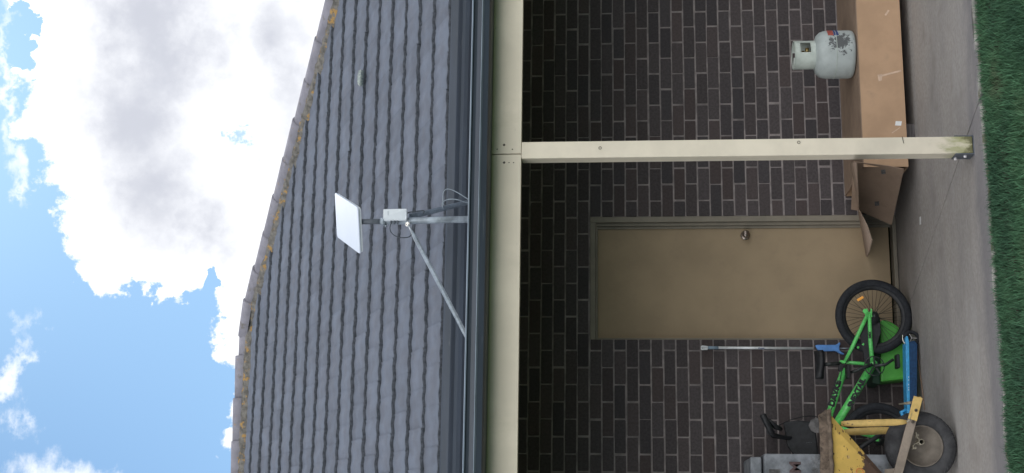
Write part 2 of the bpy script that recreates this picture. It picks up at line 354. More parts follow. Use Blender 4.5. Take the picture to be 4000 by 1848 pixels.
def thing(name, label, cat, loc=(0, 0, 0), group=None, kind=None):
    o = bpy.data.objects.new(name, None); COL.objects.link(o); o.location = loc; o.empty_display_size = .1
    return tag(o, label, cat, group, kind)
def tag(o, label=None, cat=None, group=None, kind=None):
    if label: o['label'] = label
    if cat: o['category'] = cat
    if group: o['group'] = group
    if kind: o['kind'] = kind
    return o
def text_mesh(name, s, size, origin, xdir, ydir, m, parent, depth=.001, part_of=None, bold=0.0, shear=0.0):
    cu = bpy.data.curves.new(name, 'FONT'); cu.body = s; cu.size = size; cu.extrude = depth; cu.resolution_u = 3; cu.offset = bold; cu.shear = shear
    tmp = bpy.data.objects.new(name, cu); me = bpy.data.meshes.new_from_object(tmp)
    x = Vector(xdir).normalized(); y = Vector(ydir); y = (y-x*y.dot(x)).normalized(); z = x.cross(y)
    mx = Matrix.Translation(Vector(origin)) @ Matrix((x, y, z)).transposed().to_4x4()
    me.transform(mx); me.materials.clear(); me.materials.append(M[m]); me.name = name
    bpy.data.objects.remove(tmp); ob = bpy.data.objects.new(name, me); COL.objects.link(ob)
    ob.parent = parent; ob.matrix_parent_inverse = Matrix.Translation(-Vector(parent.location)); return ob

# ================================================================== GROUND
gm = MB(); gm.add([(-400, -400, -.045), (400, -400, -.045), (400, 400, -.045), (-400, 400, -.045)], [(0, 1, 2, 3)])
tag(gm.build('lawn_ground', 'lawn'), 'green lawn ground reaching away from the house', 'ground', kind='structure')

# slab: two castings with a real open joint between them
j0, j1 = G(3745, 627), G(3560, 1170); jd = (j1-j0).normalized()
def on_joint(Y): return j0.x+jd.x/jd.y*(Y-j0.y)
def edgeY(x):
    base = -2.30-.05*(x+3.4)*0 + (.045 if x > -1.2 else 0) - .02*math.sin(x*1.3)
    return base+.018*math.sin(x*7.1)+.012*math.sin(x*17.3+1)
def slab(x0f, x1f):
    mb = MB(); ys = None; xs = [x0f+(x1f-x0f)*k/160 for k in range(161)]; top = []
    return xs
sm_ = MB()
NX = 220
def slab_piece(left):
    g = .007
    if left: xs = [-9+(on_joint(-2.3)-g+9)*k/NX for k in range(NX+1)]
    else: xs = [on_joint(-2.3)+g+(4.5-on_joint(-2.3))*k/NX for k in range(NX+1)]
    vs = []
    for i, x in enumerate(xs):
        for j, Y in enumerate((edgeY(x), -2.25, -1.5, -.7, .05)):
            t = i/NX
            xe = on_joint(Y)-g if left else on_joint(Y)+g
            xx = (-9+(xe+9)*t) if left else (xe+(4.5-xe)*t)
            vs.append((xx, edgeY(xx) if j == 0 else Y, -.004 if j == 0 else 0))
    fs = [(i*5+j, (i+1)*5+j, (i+1)*5+j+1, i*5+j+1) for i in range(NX) for j in range(4)]
    sm_.add(vs, fs, 0, False)
    # kerb face + joint wall
    vs = []; 
    for i, x in enumerate(xs):
        xe = on_joint(-2.3)-g if left else on_joint(-2.3)+g
        t = i/NX; xx = (-9+(xe+9)*t) if left else (xe+(4.5-xe)*t)
        vs += [(xx, edgeY(xx), -.004), (xx, edgeY(xx)-.012, -.016), (xx, edgeY(xx)-.014, -.09)]
    sm_.add(vs, [(i*3+j, i*3+j+1, i*3+4+j, i*3+3+j) for i in range(NX) for j in range(2)], 1)
    s = -g if left else g
    sm_.add([(on_joint(Y)+s, Y, z) for Y in (-2.33, .05) for z in (0, -.09)], [(0, 1, 3, 2)], 0)
slab_piece(True); slab_piece(False)
tag(sm_.build('concrete_slab', ['slab', 'slab_edge']), 'weathered grey concrete slab with a dark joint line under the veranda', 'slab', kind='structure')
so = MB(); so.box((-9, -2.6, -.044), (4.5, .1, -.030)); tag(so.build('soil', 'soil'), 'dark soil below the concrete and along its lawn edge', 'soil', kind='structure')

# grass: blades
def blades(name, m, n, area, hmin, hmax, wid, label, lean=.5, edge=False):
    mb = MB(); vs = []; fs = []
    rnd = random.Random(11+n)
    for i in range(n):
        x = rnd.uniform(area[0], area[1])
        if edge:
            y = edgeY(x)-.01-abs(rnd.gauss(0, .035)) + .03*(math.sin(x*5)*.5+.2)
        else:
            y = area[2]-(area[2]-area[3])*(rnd.random()**1.6)
            if y > edgeY(x)-.02: y = edgeY(x)-.02-.05*rnd.random()
        h = rnd.uniform(hmin, hmax); a = rnd.uniform(0, 6.283); b = rnd.uniform(0, 6.283); l = rnd.random()*lean*h
        dx, dy = math.cos(a)*wid, math.sin(a)*wid; lx, ly = math.cos(b)*l, math.sin(b)*l
        z = -.043; o = len(vs)
        vs += [(x-dx, y-dy, z), (x+dx, y+dy, z), (x+dx*.7+lx*.4, y+dy*.7+ly*.4, z+h*.6), (x-dx*.7+lx*.4, y-dy*.7+ly*.4, z+h*.6), (x+lx, y+ly, z+h)]
        fs += [(o, o+1, o+2, o+3), (o+3, o+2, o+4)]
    me = bpy.data.meshes.new(name); me.from_pydata(vs, [], fs); me.materials.append(M[m]); me.update()
    ob = bpy.data.objects.new(name, me); COL.objects.link(ob)
    return tag(ob, label, 'grass', kind='stuff')
blades('lawn_grass', 'blade', 105000, (-5.6, 1.6, -2.33, -4.6), .03, .068, .0028, 'short green lawn grass in front of the concrete slab', .9)
blades('dry_grass_edge', 'straw', 170, (-5.2, 1.4, 0, 0), .02, .05, .0016, 'dry pale grass stalks along the slab edge', 2.2, True)

# ================================================================== HOUSE
house = thing('brick_house', 'dark brick house with grey tiled hip roof and beige door', 'house', (-2, 0, 0))
Z0 = 2.583; DX0, DX1, DZ = -2.444, -1.556, 2.150
wall = MB(); rb = random.Random(3)
for r in range(-3, 30):
    zt = Z0-.086*r-.0045+.0; zb = Z0-.086*(r+1)+.0045; off = 0 if r % 2 == 0 else -.12
    jz = rb.gauss(0, .0008)
    for i in range(-12, 26):
        xr = -.24*i+off; xl = xr-.24; a, b = xl+.005, xr-.005
        a += rb.gauss(0, .0016); b += rb.gauss(0, .0016)
        segs = [(a, b)]
        if (zt+zb)/2 < DZ:
            segs = []
            if a < DX0: segs.append((a, min(b, DX0)))
            if b > DX1: segs.append((max(a, DX1), b))
        for (p, e) in segs:
            if e-p < .02: continue
            dz = rb.gauss(0, .0012)+jz; dy = max(-.0017, min(.0012, rb.gauss(-.0003, .0010)))
            wall.box((p, dy, zb+dz), (e, .07, zt+dz), 0, .0035)
for a, b in (((-6.2, .0028, 0), (DX0-.001, .11, 2.85)), ((DX1+.001, .0028, 0), (2.9, .11, 2.85)), ((DX0-.001, .0028, DZ), (DX1+.001, .11, 2.85))): wall.box(a, b, 1)
# remaining outer walls of the house
wall.box((2.8, .11, 0), (2.9, 7.0, 2.85), 0); wall.box((-6.2, .11, 0), (-6.1, 7.0, 2.85), 0); wall.box((-6.2, 6.9, 0), (2.9, 7.0, 2.85), 0)
wl = wall.build('wall', ['brick', 'mortar'], house)

# door with frame
dr = MB(); dr.box((DX0+.012, .062, .045), (DX1-.072, .10, 2.108))
door = dr.build('door', 'door', house, bevel=.003)
fr = MB()
fr.box((DX1-.040, .006, .03), (DX1+.001, .055, DZ-.002)); fr.box((DX1-.062, .030, .03), (DX1-.040, .056, 2.11)); fr.box((DX1-.080, .050, .03), (DX1-.062, .058, 2.10))
fr.box((DX0+.001, .006, DZ-.040), (DX1-.041, .054, DZ-.002)); fr.box((DX0+.008, .030, 2.095), (DX1-.063, .056, DZ-.041))
fr.box((DX0+.001, .006, .03), (DX0+.012, .054, DZ-.042))
sub(fr, 'frame', 'frame', door, bevel=.002)
sl_ = MB(); sl_.box((DX0+.002, .0, .004), (DX1-.002, .11, .029)); sl_.box((DX0+.01, -.006, .0045), (DX1-.01, .0, .016)); sub(sl_, 'sill', 'frame', door, bevel=.003)
kp = W(2912, 917, .03); kn = MB()
kn.lathe([(0, -.004), (.031, -.004), (.033, -.001), (.033, .004), (.024, .007), (.0, .007)], (kp.x, .050, kp.z), 'y', 28)
kn.lathe([(.0, -.062), (.012, -.061), (.024, -.052), (.0275, -.040), (.024, -.028), (.011, -.020), (.010, -.004), (0, -.004)], (kp.x, .050, kp.z), 'y', 28)
kn.lathe([(0, -.066), (.009, -.066), (.0105, -.060), (0, -.060)], (kp.x, .050, kp.z), 'y', 20)
sub(kn, 'handle', 'bronze', door)

# --- tiled roof
A = R(30); YE, ZE = -1.0, 3.045
s_k = [-.028, .268, .551, .842, 1.145, 1.450, 1.760, 2.077, 2.397, 2.722, 3.054, 3.392, 3.735, 4.080, 4.435, 4.792, 5.10]
XAP, YR = -1.73, 3.5
def hipX(Y): return XAP+1.1256*(YR-Y)
ca, sa = math.cos(A), math.sin(A)
def P(X, s, off): return (X, YE+s*ca-off*sa, ZE+s*sa+off*ca)
TW = .258
def wave(u):   # one tile, two shallow rolls and a raised side lap
    a = .5-.5*math.cos(4*math.pi*u)
    return .0068*(a**1.2) + (.0075*math.exp(-((u-.985)/.03)**2))
rt_ = MB(); rr = random.Random(5)
for k in range(16):
    s0, s1 = s_k[k], min(s_k[k+1]+.03, 5.19); bo = (0 if k % 2 else TW/2)-.255 % TW
    x = -7.0+bo
    while x < hipX(YE+s0*ca):
        dz = rr.gauss(0, .0012); ds = rr.gauss(0, .0032); sk = rr.gauss(0, .0012); NS = 14
        vs = []; 
        for i in range(NS+1):
            u = i/NS; X = x+TW*u; h = wave(u)+dz+sk*(u-.5); T = .031
            xa = min(X, hipX(YE+s0*ca)); xb = min(X, hipX(YE+s1*ca))
            vs += [P(xa, s0+ds+.001, -.004), P(xa, s0+ds, h+.002), P(xa, s0+ds, T+h-.004), P(xa, s0+ds+.006, T+h), P(xb, s1, h+.001)]
        fs0 = []; fs1 = []
        for i in range(NS):
            o = i*5
            fs1 += [(o, o+5, o+6, o+1), (o+1, o+6, o+7, o+2)]
            fs0 += [(o+2, o+7, o+8, o+3), (o+3, o+8, o+9, o+4)]
        b0 = len(rt_.v); rt_.add(vs, [], 0)
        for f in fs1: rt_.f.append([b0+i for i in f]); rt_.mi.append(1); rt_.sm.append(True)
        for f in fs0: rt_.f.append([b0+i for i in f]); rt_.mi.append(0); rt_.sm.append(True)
        x += TW
# hidden underlay, back and hip-end slopes
ZR = ZE+(YR-YE)/ca*sa; XE = hipX(YE)
rt_.add([(-7, YE+.03, ZE-.03), (XE, YE+.03, ZE-.03), (XAP, YR, ZR-.03), (-7, YR, ZR-.03)], [(0, 1, 2, 3)], 0)
rt_.add([(XE, YE, ZE), (XE, 2*YR-YE, ZE), (XAP, YR, ZR-.02)], [(0, 1, 2)], 0)
rt_.add([(XE, 2*YR-YE, ZE), (-7, 2*YR-YE, ZE), (-7, YR, ZR-.02), (XAP, YR, ZR-.02)], [(0, 1, 2, 3)], 0)
rt_.add([(-7, YE, ZE), (-7, YR, ZR), (-7, 2*YR-YE, ZE)], [(0, 1, 2)], 0)
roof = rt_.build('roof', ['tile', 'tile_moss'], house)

def cap(a, b, ra, rb_, thick=.018):
    """half-round cap from a (lapping end, larger) to b"""
    a, b = Vector(a), Vector(b); t = (b-a).normalized(); side = t.cross(Vector((0, 0, 1))).normalized(); up = side.cross(t)
    mb = MB(); vs = []; NSG = 14
    def ringp(p, r, zz=0): return [p+side*(r*1.05*math.cos(math.pi*(i/NSG)*1.16-.25))+up*(r*.86*math.sin(math.pi*(i/NSG)*1.16-.25)+zz) for i in range(NSG+1)]
    rings = [ringp(a, ra-thick), ringp(a, ra), ringp(a+t*.02, ra), ringp(b, rb_), ringp(b, rb_-thick)]
    for r_ in rings: vs += r_
    n = NSG+1; fs = [(k*n+i, k*n+i+1, (k+1)*n+i+1, (k+1)*n+i) for k in range(4) for i in range(NSG)]
    mb.add(vs, fs, 0, True); return mb
apex = Vector((XAP, YR, ZR-.005))
hd = Vector((hipX(YE)-XAP, YE-YR, ZE-ZR)).normalized(); rc = random.Random(2)
caps = []
L = .418
for i in range(13):
    hi = apex+hd*(.20+L*i-.06); lo = apex+hd*(.20+L*(i+1))
    j = Vector((0, 0, rc.gauss(0, .003)))
    mb = cap(lo+j+Vector((0, 0, .026)), hi+j+Vector((0, 0, .017)), .100, .097); caps.append(sub(mb, 'ridge_cap', 'cap', roof))
mb = cap(apex+hd*.235+Vector((0, 0, .030)), apex+Vector((-.17, 0, .026)), .110, .102); sub(mb, 'ridge_cap', 'cap', roof)
sub(cap(apex+Vector((-.14, 0, .012)), apex+Vector((-.45, 0, .010)), .104, .100), 'ridge_cap', 'cap', roof)
x = apex.x-.375
for i in range(10):
    z = .002+rc.gauss(0, .003)
    sub(cap((x, YR, ZR+z+.030), (x-L-.05, YR, ZR+z+.016), .106, .098), 'ridge_cap', 'cap', roof); x -= L
# mortar pointing under the caps
pm = MB()
def pointing(a, b, n, wd):
    a, b = Vector(a), Vector(b); t = (b-a).normalized(); side = t.cross(Vector((0, 0, 1))).normalized()
    nrm_ = Vector((0, -sa, ca)); d2 = nrm_.cross(t).normalized()
    if d2.y > 0: d2 = -d2
    rnd = random.Random(n); vs = []
    for i in range(n+1):
        p = a+(b-a)*(i/n); w_ = wd+rnd.uniform(-.012, .022)
        vs += [p+d2*(w_*.4)+nrm_*.075, p+d2*w_+nrm_*(.052+rnd.uniform(-.006, .006)), p+d2*(w_+.03)+nrm_*.012]
    pm.add(vs, [(i*3+j, i*3+3+j, i*3+4+j, i*3+1+j) for i in range(n) for j in range(2)], 0, True)
pointing(apex+hd*.05, apex+hd*5.6, 130, .115); pointing(apex+Vector((.05, 0, 0)), apex+Vector((-4.6, 0, 0)), 110, .115)
sub(pm, 'pointing', 'pointing', roof)

# --- house gutter + fascia
def sweep(prof, x0, x1, mi=0, close=False):
    mb = MB(); n = len(prof); vs = [(x0, p[0], p[1]) for p in prof]+[(x1, p[0], p[1]) for p in prof]
    mb.add(vs, [(i, i+1, n+i+1, n+i) for i in range(n-1)]+([(n-1, 0, n, 2*n-1)] if close else []), mi, False); return mb
gx0, gx1 = -7.0, XE+.05
prof = [(-1.0, 2.915), (-1.04, 2.90), (-1.075, 2.898), (-1.098, 2.912), (-1.108, 2.935), (-1.110, 2.955), (-1.130, 2.972), (-1.136, 2.98), (-1.136, 3.022), (-1.130, 3.030), (-1.122, 3.026), (-1.122, 2.99)]
gt = sweep(prof, gx0, gx1)
gt.box((gx0, -1.0, 2.72), (gx1, -.975, 3.05))
gt.build('gutter', 'gutter', house)
sf = MB(); sf.box((gx0, -.975, 2.74), (gx1, 0, 2.755)); sf.build('soffit', 'soffit', house)

# ================================================================== VERANDA
ver = thing('veranda', 'cream timber veranda frame with slate blue gutter in front of the brick wall', 'veranda', (-1.7, -2.16, 0))
YB = -2.12
xj = W(1975, 602, YB).x; zb0 = W(2034, 780, YB).z
for (a, b) in ((-7.0, xj-.0025), (xj+.0025, 3.4)):
    bm_ = MB(); bm_.box((a, YB, zb0), (b, YB+.045, 2.70)); bo_ = bm_.build('beam', 'cream', ver, bevel=.0025)
    ends = [(1938, 588), (1952, 582), (1995, 582)] if a < -6.9 else []
    if a > -6.9: scr = [(1969, 566, .0042), (1942, 583, .0022), (2001, 583, .0022), (1908, 30, .002)]
    else: scr = [(1969, 635, .0042), (1988, 635, .0042*.5), (2006, 635, .0022), (1902, 640, .0022)]
    for (px, py, r_) in scr:
        sc_ = MB(); c = W(px, py, YB-.001); sc_.lathe([(0, -.0012), (r_*1.2, -.0012), (r_*1.7, .001), (0, .001)], c, 'y', 12); sub(sc_, 'screw', 'screw', bo_)
pl_, pr_ = W(2040, 619, YB), W(2040, 554.5, YB)
po = MB(); po.box((pl_.x, YB+.002, .006), (pr_.x, YB+.100, zb0-.001)); post = po.build('post', 'post', ver, bevel=.0035)
for px, py in ((2344, 578), (3120, 556)): kn_ = MB(); kn_.torus(W(px, py, YB-.0005), .0075, .0012, 'y', 18, 6); sub(kn_, 'knot', 'screw', post)
ck = MB(); p0, p1 = W(3524, 533, YB-.0004), W(3530, 560, YB-.0004)
ck.bar(p0, p1, (.0016, 0, .002), (0, .0006, 0)); ck.bar(W(3521, 534, YB-.0004), W(3529, 535, YB-.0004), (0, 0, .001), (0, .0006, 0)); sub(ck, 'crack', 'screw', post)
bk = MB(); bk.box((pl_.x-.006, YB-.004, -.02), (pl_.x-.0005, YB+.098, .100)); bk.box((pl_.x-.004, YB-.003, -.02), (pr_.x+.004, YB+.1, .0045)); bk.box((pr_.x+.0005, YB+.004, -.02), (pr_.x+.006, YB+.098, .10))
bra = bk.build('post_bracket', 'darkpipe', ver)
for (yy, zz) in ((.022, .045), (.070, .085)): bb = MB(); bb.lathe([(0, -.012), (.007, -.012), (.009, -.008), (.009, 0), (0, 0)], (pl_.x-.006, YB+yy, zz), 'x', 6, smooth=False); sub(bb, 'bolt', 'bolt', bra)
# gutter on the beam
YG = -2.30
def zg(V): return W(V, 900, YG).z
gp = [(YB-.004, zg(1902)), (YG+.035, zg(1902)), (YG+.012, zg(1896)), (YG+.004, zg(1874)), (YG-.004, zg(1869)), (YG-.004, zg(1866)), (YG+.005, zg(1864)), (YG+.010, zg(1848)), (YG+.006, zg(1836)), (YG-.006, zg(1833)), (YG-.008, zg(1829)), (YG-.002, zg(1826)), (YG+.008, zg(1828)), (YG+.010, zg(1845))]
gg = sweep(gp, -7.0, 3.4)
for i in range(len(gg.mi)):
    if i in (3, 4, 9, 10): gg.mi[i] = 1
g2 = gg.build('gutter', ['gutter', 'gutter_edge'], ver)
# low-pitched metal roof
mr = MB(); n = 0; x = -7.0; vs = []
while x < 3.4:
    for dx, h in ((0, 0), (.02, .024), (.05, .024), (.07, 0), (.19, 0)):
        vs += [(x+dx, YG+.03, 2.665+h), (x+dx, -1.005, 2.755+h)]
    x += .19
nn = len(vs)//2
mr.add(vs, [(2*i, 2*i+2, 2*i+3, 2*i+1) for i in range(nn-1)], 0)
mr.build('roof_sheet', 'metal_roof', ver)

# ================================================================== SATELLITE DISH ON MAST
YM = -1.60
dish = thing('satellite_dish', 'flat white rectangular satellite dish on a braced steel mast above the gutter', 'satellite dish', W(1836, 866, YM))
def roundrect(w_, h_, r_, n_=6):
    pts = []
    for cx, cy, a0 in ((w_/2-r_, h_/2-r_, 0), (-w_/2+r_, h_/2-r_, 90), (-w_/2+r_, -h_/2+r_, 180), (w_/2-r_, -h_/2+r_, 270)):
        for k in range(n_+1): a = R(a0+90*k/n_); pts.append((cx+r_*math.cos(a), cy+r_*math.sin(a)))
    return pts
# corners in space (near edge low, far edge high), face tilted up towards the lawn
kz = (Vector(W(1360, 866, YM))-CAM).dot(FW)
def atZ(x, y, z): d = ray(x, y); return CAM+d*z
cBL = atZ(1405.5, 994, kz*1.0+.00); cBR = atZ(1397, 815, kz*1.0-.075); cTL = atZ(1316, 926, kz+.40); cTR = atZ(1306, 747, kz+.325)
cc_ = (cBL+cBR+cTL+cTR)/4; ux = ((cBR-cBL)+(cTR-cTL))/2; uy = ((cTL-cBL)+(cTR-cBR))/2
wd_, ht_ = ux.length, uy.length; ux.normalize(); uy = (uy-ux*uy.dot(ux)*1.0); uy.normalize(); un = ux.cross(uy).normalized()
if un.z < 0: un = -un
def panel(off0, off1, w2, h2, r2, mi=0):
    mb = MB(); pts = roundrect(w2, h2, r2); poly = [cc_+ux*a+uy*b+un*off1 for a, b in pts]; mb.prism(poly, un*(off0-off1), mi); return mb
pn = panel(-.010, 0, wd_, ht_, .022); pan = pn.build('panel', 'white_plastic', dish, bevel=.004)
b2 = panel(-.024, -.0115, wd_-.012, ht_-.012, .02); sub(b2, 'back_shell', 'grey_plastic', pan, bevel=.004)
mtop = W(1412, 866, YM)
ax = MB(); ax.tube([W(1503, 865.5, YM), W(1408, 866, YM), cc_-un*.035], [.0165, .0165, .022], 16); ax.build('mast_head', 'darkpipe', dish)
mb = MB(); mh = .0205; c0, c1 = W(1500, 865.5, YM), W(1850, 856, YM)
ms = MB(); base = Vector((c1.x, YM, 2.715)); ms.tube([base, W(1700, 860, YM), W(1503, 865.5, YM)], mh, 20); ms.build('mast', 'galv', dish)
co_ = MB(); co_.tube([W(1508, 865.5, YM), W(1486, 865.5, YM)], [.024, .023], 20); co_.lathe([(0, 0), (.006, 0), (.006, .02), (0, .02)], W(1506, 882, YM-.02), 'y', 8); co_.build('collar', 'galv', dish)
bp = MB(); bp.box((base.x-.07, YM-.06, 2.712), (base.x+.07, YM+.06, 2.722)); bp.build('base_plate', 'galv', dish)
# braces
def brace(pts, m, r_=.0125):
    mb = MB(); n = len(pts); mb.tube(pts, [r_*1.35]+[r_*1.25]+[r_]*(n-2), 14, flat=[.25, .4]+[1]*(n-2)); return mb.build('brace', m, dish)
T1 = W(1594, 877, YM-.03); B1 = W(1832, 1332, YM-.52)
d1 = B1-T1
brace([T1, T1+d1*.06, T1+d1*.12, T1+d1*.5, B1], 'galv')
T2 = W(1600, 848, YM+.03); B2 = W(1845, 786, YM+.42); d2_ = B2-T2
brace([T2, T2+d2_*.10, T2+d2_*.2, T2+d2_*.6, B2], 'bluegrey', .016)
cl = MB(); cl.torus(T1+Vector((0, -.008, .002)), .011, .004, 'y', 16, 8); cl.tube([T1+Vector((0, -.02, 0)), T1+Vector((0, .05, 0))], .006, 8); cl.build('bolt', 'chrome', dish)
# radio box strapped to the mast
bxp = [W(1498, 817, YM-.055), W(1588, 815, YM-.055), W(1587, 852, YM-.055), W(1585, 861, YM-.035), W(1502, 863, YM-.035), W(1496, 853, YM-.055)]
rbm = MB(); rbm.prism(bxp, (.0, .062, 0)); rb_o = rbm.build('radio_box', 'grey_plastic', dish, bevel=.003)
tx = MB(); tx.bar(W(1516, 825, YM-.0562), W(1516, 841, YM-.0562), (0, 0, .0010), (0, .0006, 0)); sub(tx, 'logo_strip', 'cable_pale', rb_o)
for px in (1528, 1541, 1553): pt = MB(); pt.tube([W(px, 858, YM-.03), W(px, 876, YM-.03)], .0065, 10); sub(pt, 'port', 'darkpipe', rb_o)
def cable(pts, m='cable', r_=.0032, name='cable', parent=None):
    # smooth the path
    P_ = [Vector(p) for p in pts]; out_ = []
    for i in range(len(P_)-1):
        p0 = P_[max(i-1, 0)]; p1 = P_[i]; p2 = P_[i+1]; p3 = P_[min(i+2, len(P_)-1)]
        for k in range(6):
            t = k/6; out_.append(.5*((2*p1)+(p2-p0)*t+(2*p0-5*p1+4*p2-p3)*t*t+(3*p1-p0-3*p2+p3)*t**3))
    out_.append(P_[-1]); mb = MB(); mb.tube(out_, r_, 8); return mb.build(name, m, parent or dish)
cable([W(1528, 868, YM-.03), W(1523, 895, YM-.04), W(1535, 916, YM-.05), (W(1560, 927, YM-.05)), W(1585, 928, YM-.04), W(1603, 922, YM-.03), W(1606, 905, YM), W(1600, 885, YM)])
cable([W(1586, 835, YM-.02), W(1602, 829, YM-.02), W(1640, 824, YM), W(1656, 824, YM+.01), W(1654, 834, YM+.02)], r_=.004)
cable([W(1729, 812, YM+.1), W(1729, 795, YM+.1), W(1737, 784, YM+.1), W(1760, 778, YM+.1), W(1790, 781, YM+.1), W(1812, 789, YM+.15), W(1845, 795, YM+.2)], 'cable_pale', .0035)
cable([W(1733, 800, YM+.2), W(1730, 775, YM+.2), W(1733, 750, YM+.2), W(1745, 739, YM+.2), W(1765, 742, YM+.2), W(1795, 757, YM+.2), W(1835, 783, YM+.2)], 'cable_pale', .0030)

# scrap on the tiles
cs = MB(); c = W(1425, 305, 0)
def onroof(x, y, off=.05):
    n_ = Vector((0, -sa, ca)); p0 = Vector((0, YE, ZE))+n_*off; d = ray(x, y); return CAM+d*((p0-CAM).dot(n_)/d.dot(n_))
a_, b_ = onroof(1421, 276), onroof(1417, 337); t_ = (b_-a_); ln = t_.length; t_.normalize(); n_ = Vector((0, -sa, ca)); s_ = n_.cross(t_)
vs = []; NU, NV = 12, 8
for i in range(NU+1):
    u = i/NU; wdt = .036*math.sin(math.pi*min(.93, .12+.8*u))**.7
    for j in range(NV+1):
        v = (j/NV-.5)*2; vs.append(a_+t_*ln*u*(1.0+.06*v)+s_*(wdt*v)+n_*(-.004+.040*(abs(v)**2)))
cs.add(vs, [(i*(NV+1)+j, i*(NV+1)+j+1, (i+1)*(NV+1)+j+1, (i+1)*(NV+1)+j) for i in range(NU) for j in range(NV)], 0, True)
o = cs.build('plastic_scrap', 'clear'); sd_ = o.modifiers.new('thick', 'SOLIDIFY'); sd_.thickness = .003
tag(o, 'clouded clear plastic scrap lying on the roof tiles near the hip', 'plastic scrap')

# ================================================================== CARDBOARD BOX
cbox = thing('cardboard_box', 'long flat brown cardboard box with open end flaps lying under the gas bottle', 'cardboard box', (-.4, -.43, .055))
YC = -.80; xb0 = W(3450, 652, YC).x; zb_, zt_ = .068, .349
bx = MB(); t = .006
bx.box((xb0, YC, zb_), (1.6, YC+t, zt_)); bx.box((xb0, -.055, zb_), (1.6, -.049, zt_)); bx.box((xb0, YC+t, zb_), (1.6, -.055, zb_+t))
bx.box((1.594, YC+t, zb_+t), (1.6, -.055, zt_)); bx.build('carton', 'card', cbox)
lidm = MB(); lidm.box((xb0-.0, YC+.001, zt_+.0005), (1.6, -.05, zt_+.006)); lidm.build('top_flap', 'card_shade', cbox)
fA = [W(3333, 632, YC+.0), W(3470, 628, YC-.0), W(3531, 661, YC-.02), W(3483, 879, YC+.48), W(3357, 816, YC+.42), W(3325, 812, YC+.42)]
nrmA = (fA[2]-fA[0]).cross(fA[3]-fA[2]).normalized()
fA = [p-nrmA*((p-fA[0]).dot(nrmA)) for p in fA]
fl = MB(); fl.prism(fA, nrmA*.005); fa = fl.build('end_flap', 'card_shade', cbox)
def inA(px, py):
    d = ray(px, py); n_ = nrmA if nrmA.dot(FW) < 0 else -nrmA; s = (fA[0]-CAM).dot(nrmA)/d.dot(nrmA); return CAM+d*s - FW*.0015
for px, py in ((3450, 672), (3425, 796)):
    hs = MB(); hs.prism([inA(px-9, py-8), inA(px+8, py-10), inA(px+10, py+7), inA(px-7, py+9)], FW*.001)
    sub(hs, 'print_mark', 'dirt', fa)
fB = [W(3320, 634, YC+.35), W(3322, 850, YC+.50), W(3336, 900, YC+.52), W(3384, 1003, YC+.58), W(3393, 985, YC+.50), W(3404, 938, YC+.42), W(3385, 880, YC+.30), W(3353, 816, YC+.22), W(3344, 634, YC+.05)]
nB = (fB[3]-fB[0]).cross(fB[7]-fB[0]).normalized(); fB = [CAM+(p-CAM)*((fB[0]-CAM).dot(nB)/(p-CAM).dot(nB)) for p in fB]
fb = MB(); fb.prism(fB, (0, .0, -.005)); fb.build('end_flap', 'card_shade', cbox)
tp = MB()
for (a, b, wv) in (((3458, 60), (3472, 40), .006), ((3430, 300), (3520, 276), .006), ((3484, 520), (3516, 498), .003)):
    p0, p1 = W(a[0], a[1], YC-.0012), W(b[0], b[1], YC-.0012); dd = (p1-p0).normalized(); sv = dd.cross(Vector((0, 1, 0)))*wv; tp = MB(); tp.bar(p0, p1, sv, (0, .0005, 0)); tp.build('tape', 'tape', cbox)
tp = MB(); tp.prism([W(3428, 292, YC-.001), W(3446, 290, YC-.001), W(3445, 314, YC-.001), W(3432, 318, YC-.001)], (0, .0005, 0))
tp.build('tape', 'tape', cbox)
lb = MB(); lb.prism([W(3499, 473, YC-.0016), W(3523, 474, YC-.0016), W(3520, 491, YC-.0016), W(3496, 490, YC-.0016)], (0, .001, 0)); lb.build('label', 'paper', cbox)
for i, xx in enumerate((xb0+.22, .6)):
    be = MB(); be.box((xx, YC+.07, 0.0), (xx+.09, -.08, zb_-.001)); o = be.build('timber_bearer', 'timber')
    tag(o, ['dark timber bearer under the left end of the cardboard box by the post', 'dark timber bearer under the right part of the cardboard box'][i], 'timber', 'timber bearers under the cardboard box')

# ================================================================== GAS BOTTLE
gz = zt_+.007; gy = YC+.16; gx = (W(3250, 125, gy).x+W(3250, 304, gy).x)/2; gr_ = (W(3250, 125, gy).x-W(3250, 304, gy).x)/2*.985
gas = thing('gas_bottle', 'scuffed pale grey gas bottle standing on the cardboard box', 'gas bottle', (gx, gy, gz))
H = W(3180, 210, gy).z-gz+.003
g = MB(); g.lathe([(gr_*.70, .0), (gr_*.90, .004), (gr_*.975, .016), (gr_, .036), (gr_, H-.080), (gr_*.985, H-.062), (gr_*.93, H-.036), (gr_*.80, H-.014), (gr_*.55, H), (gr_*.2, H+.006), (0, H+.006)], (0, 0, 0), 'z', 64)
body = g.build('body', 'gas', None); body.parent = gas
se = MB(); se.torus((gx, gy, gz+H*.5), gr_*.997, .0028, 'z', 64, 6); sub_ = se.build('seam', 'gas_collar', gas)
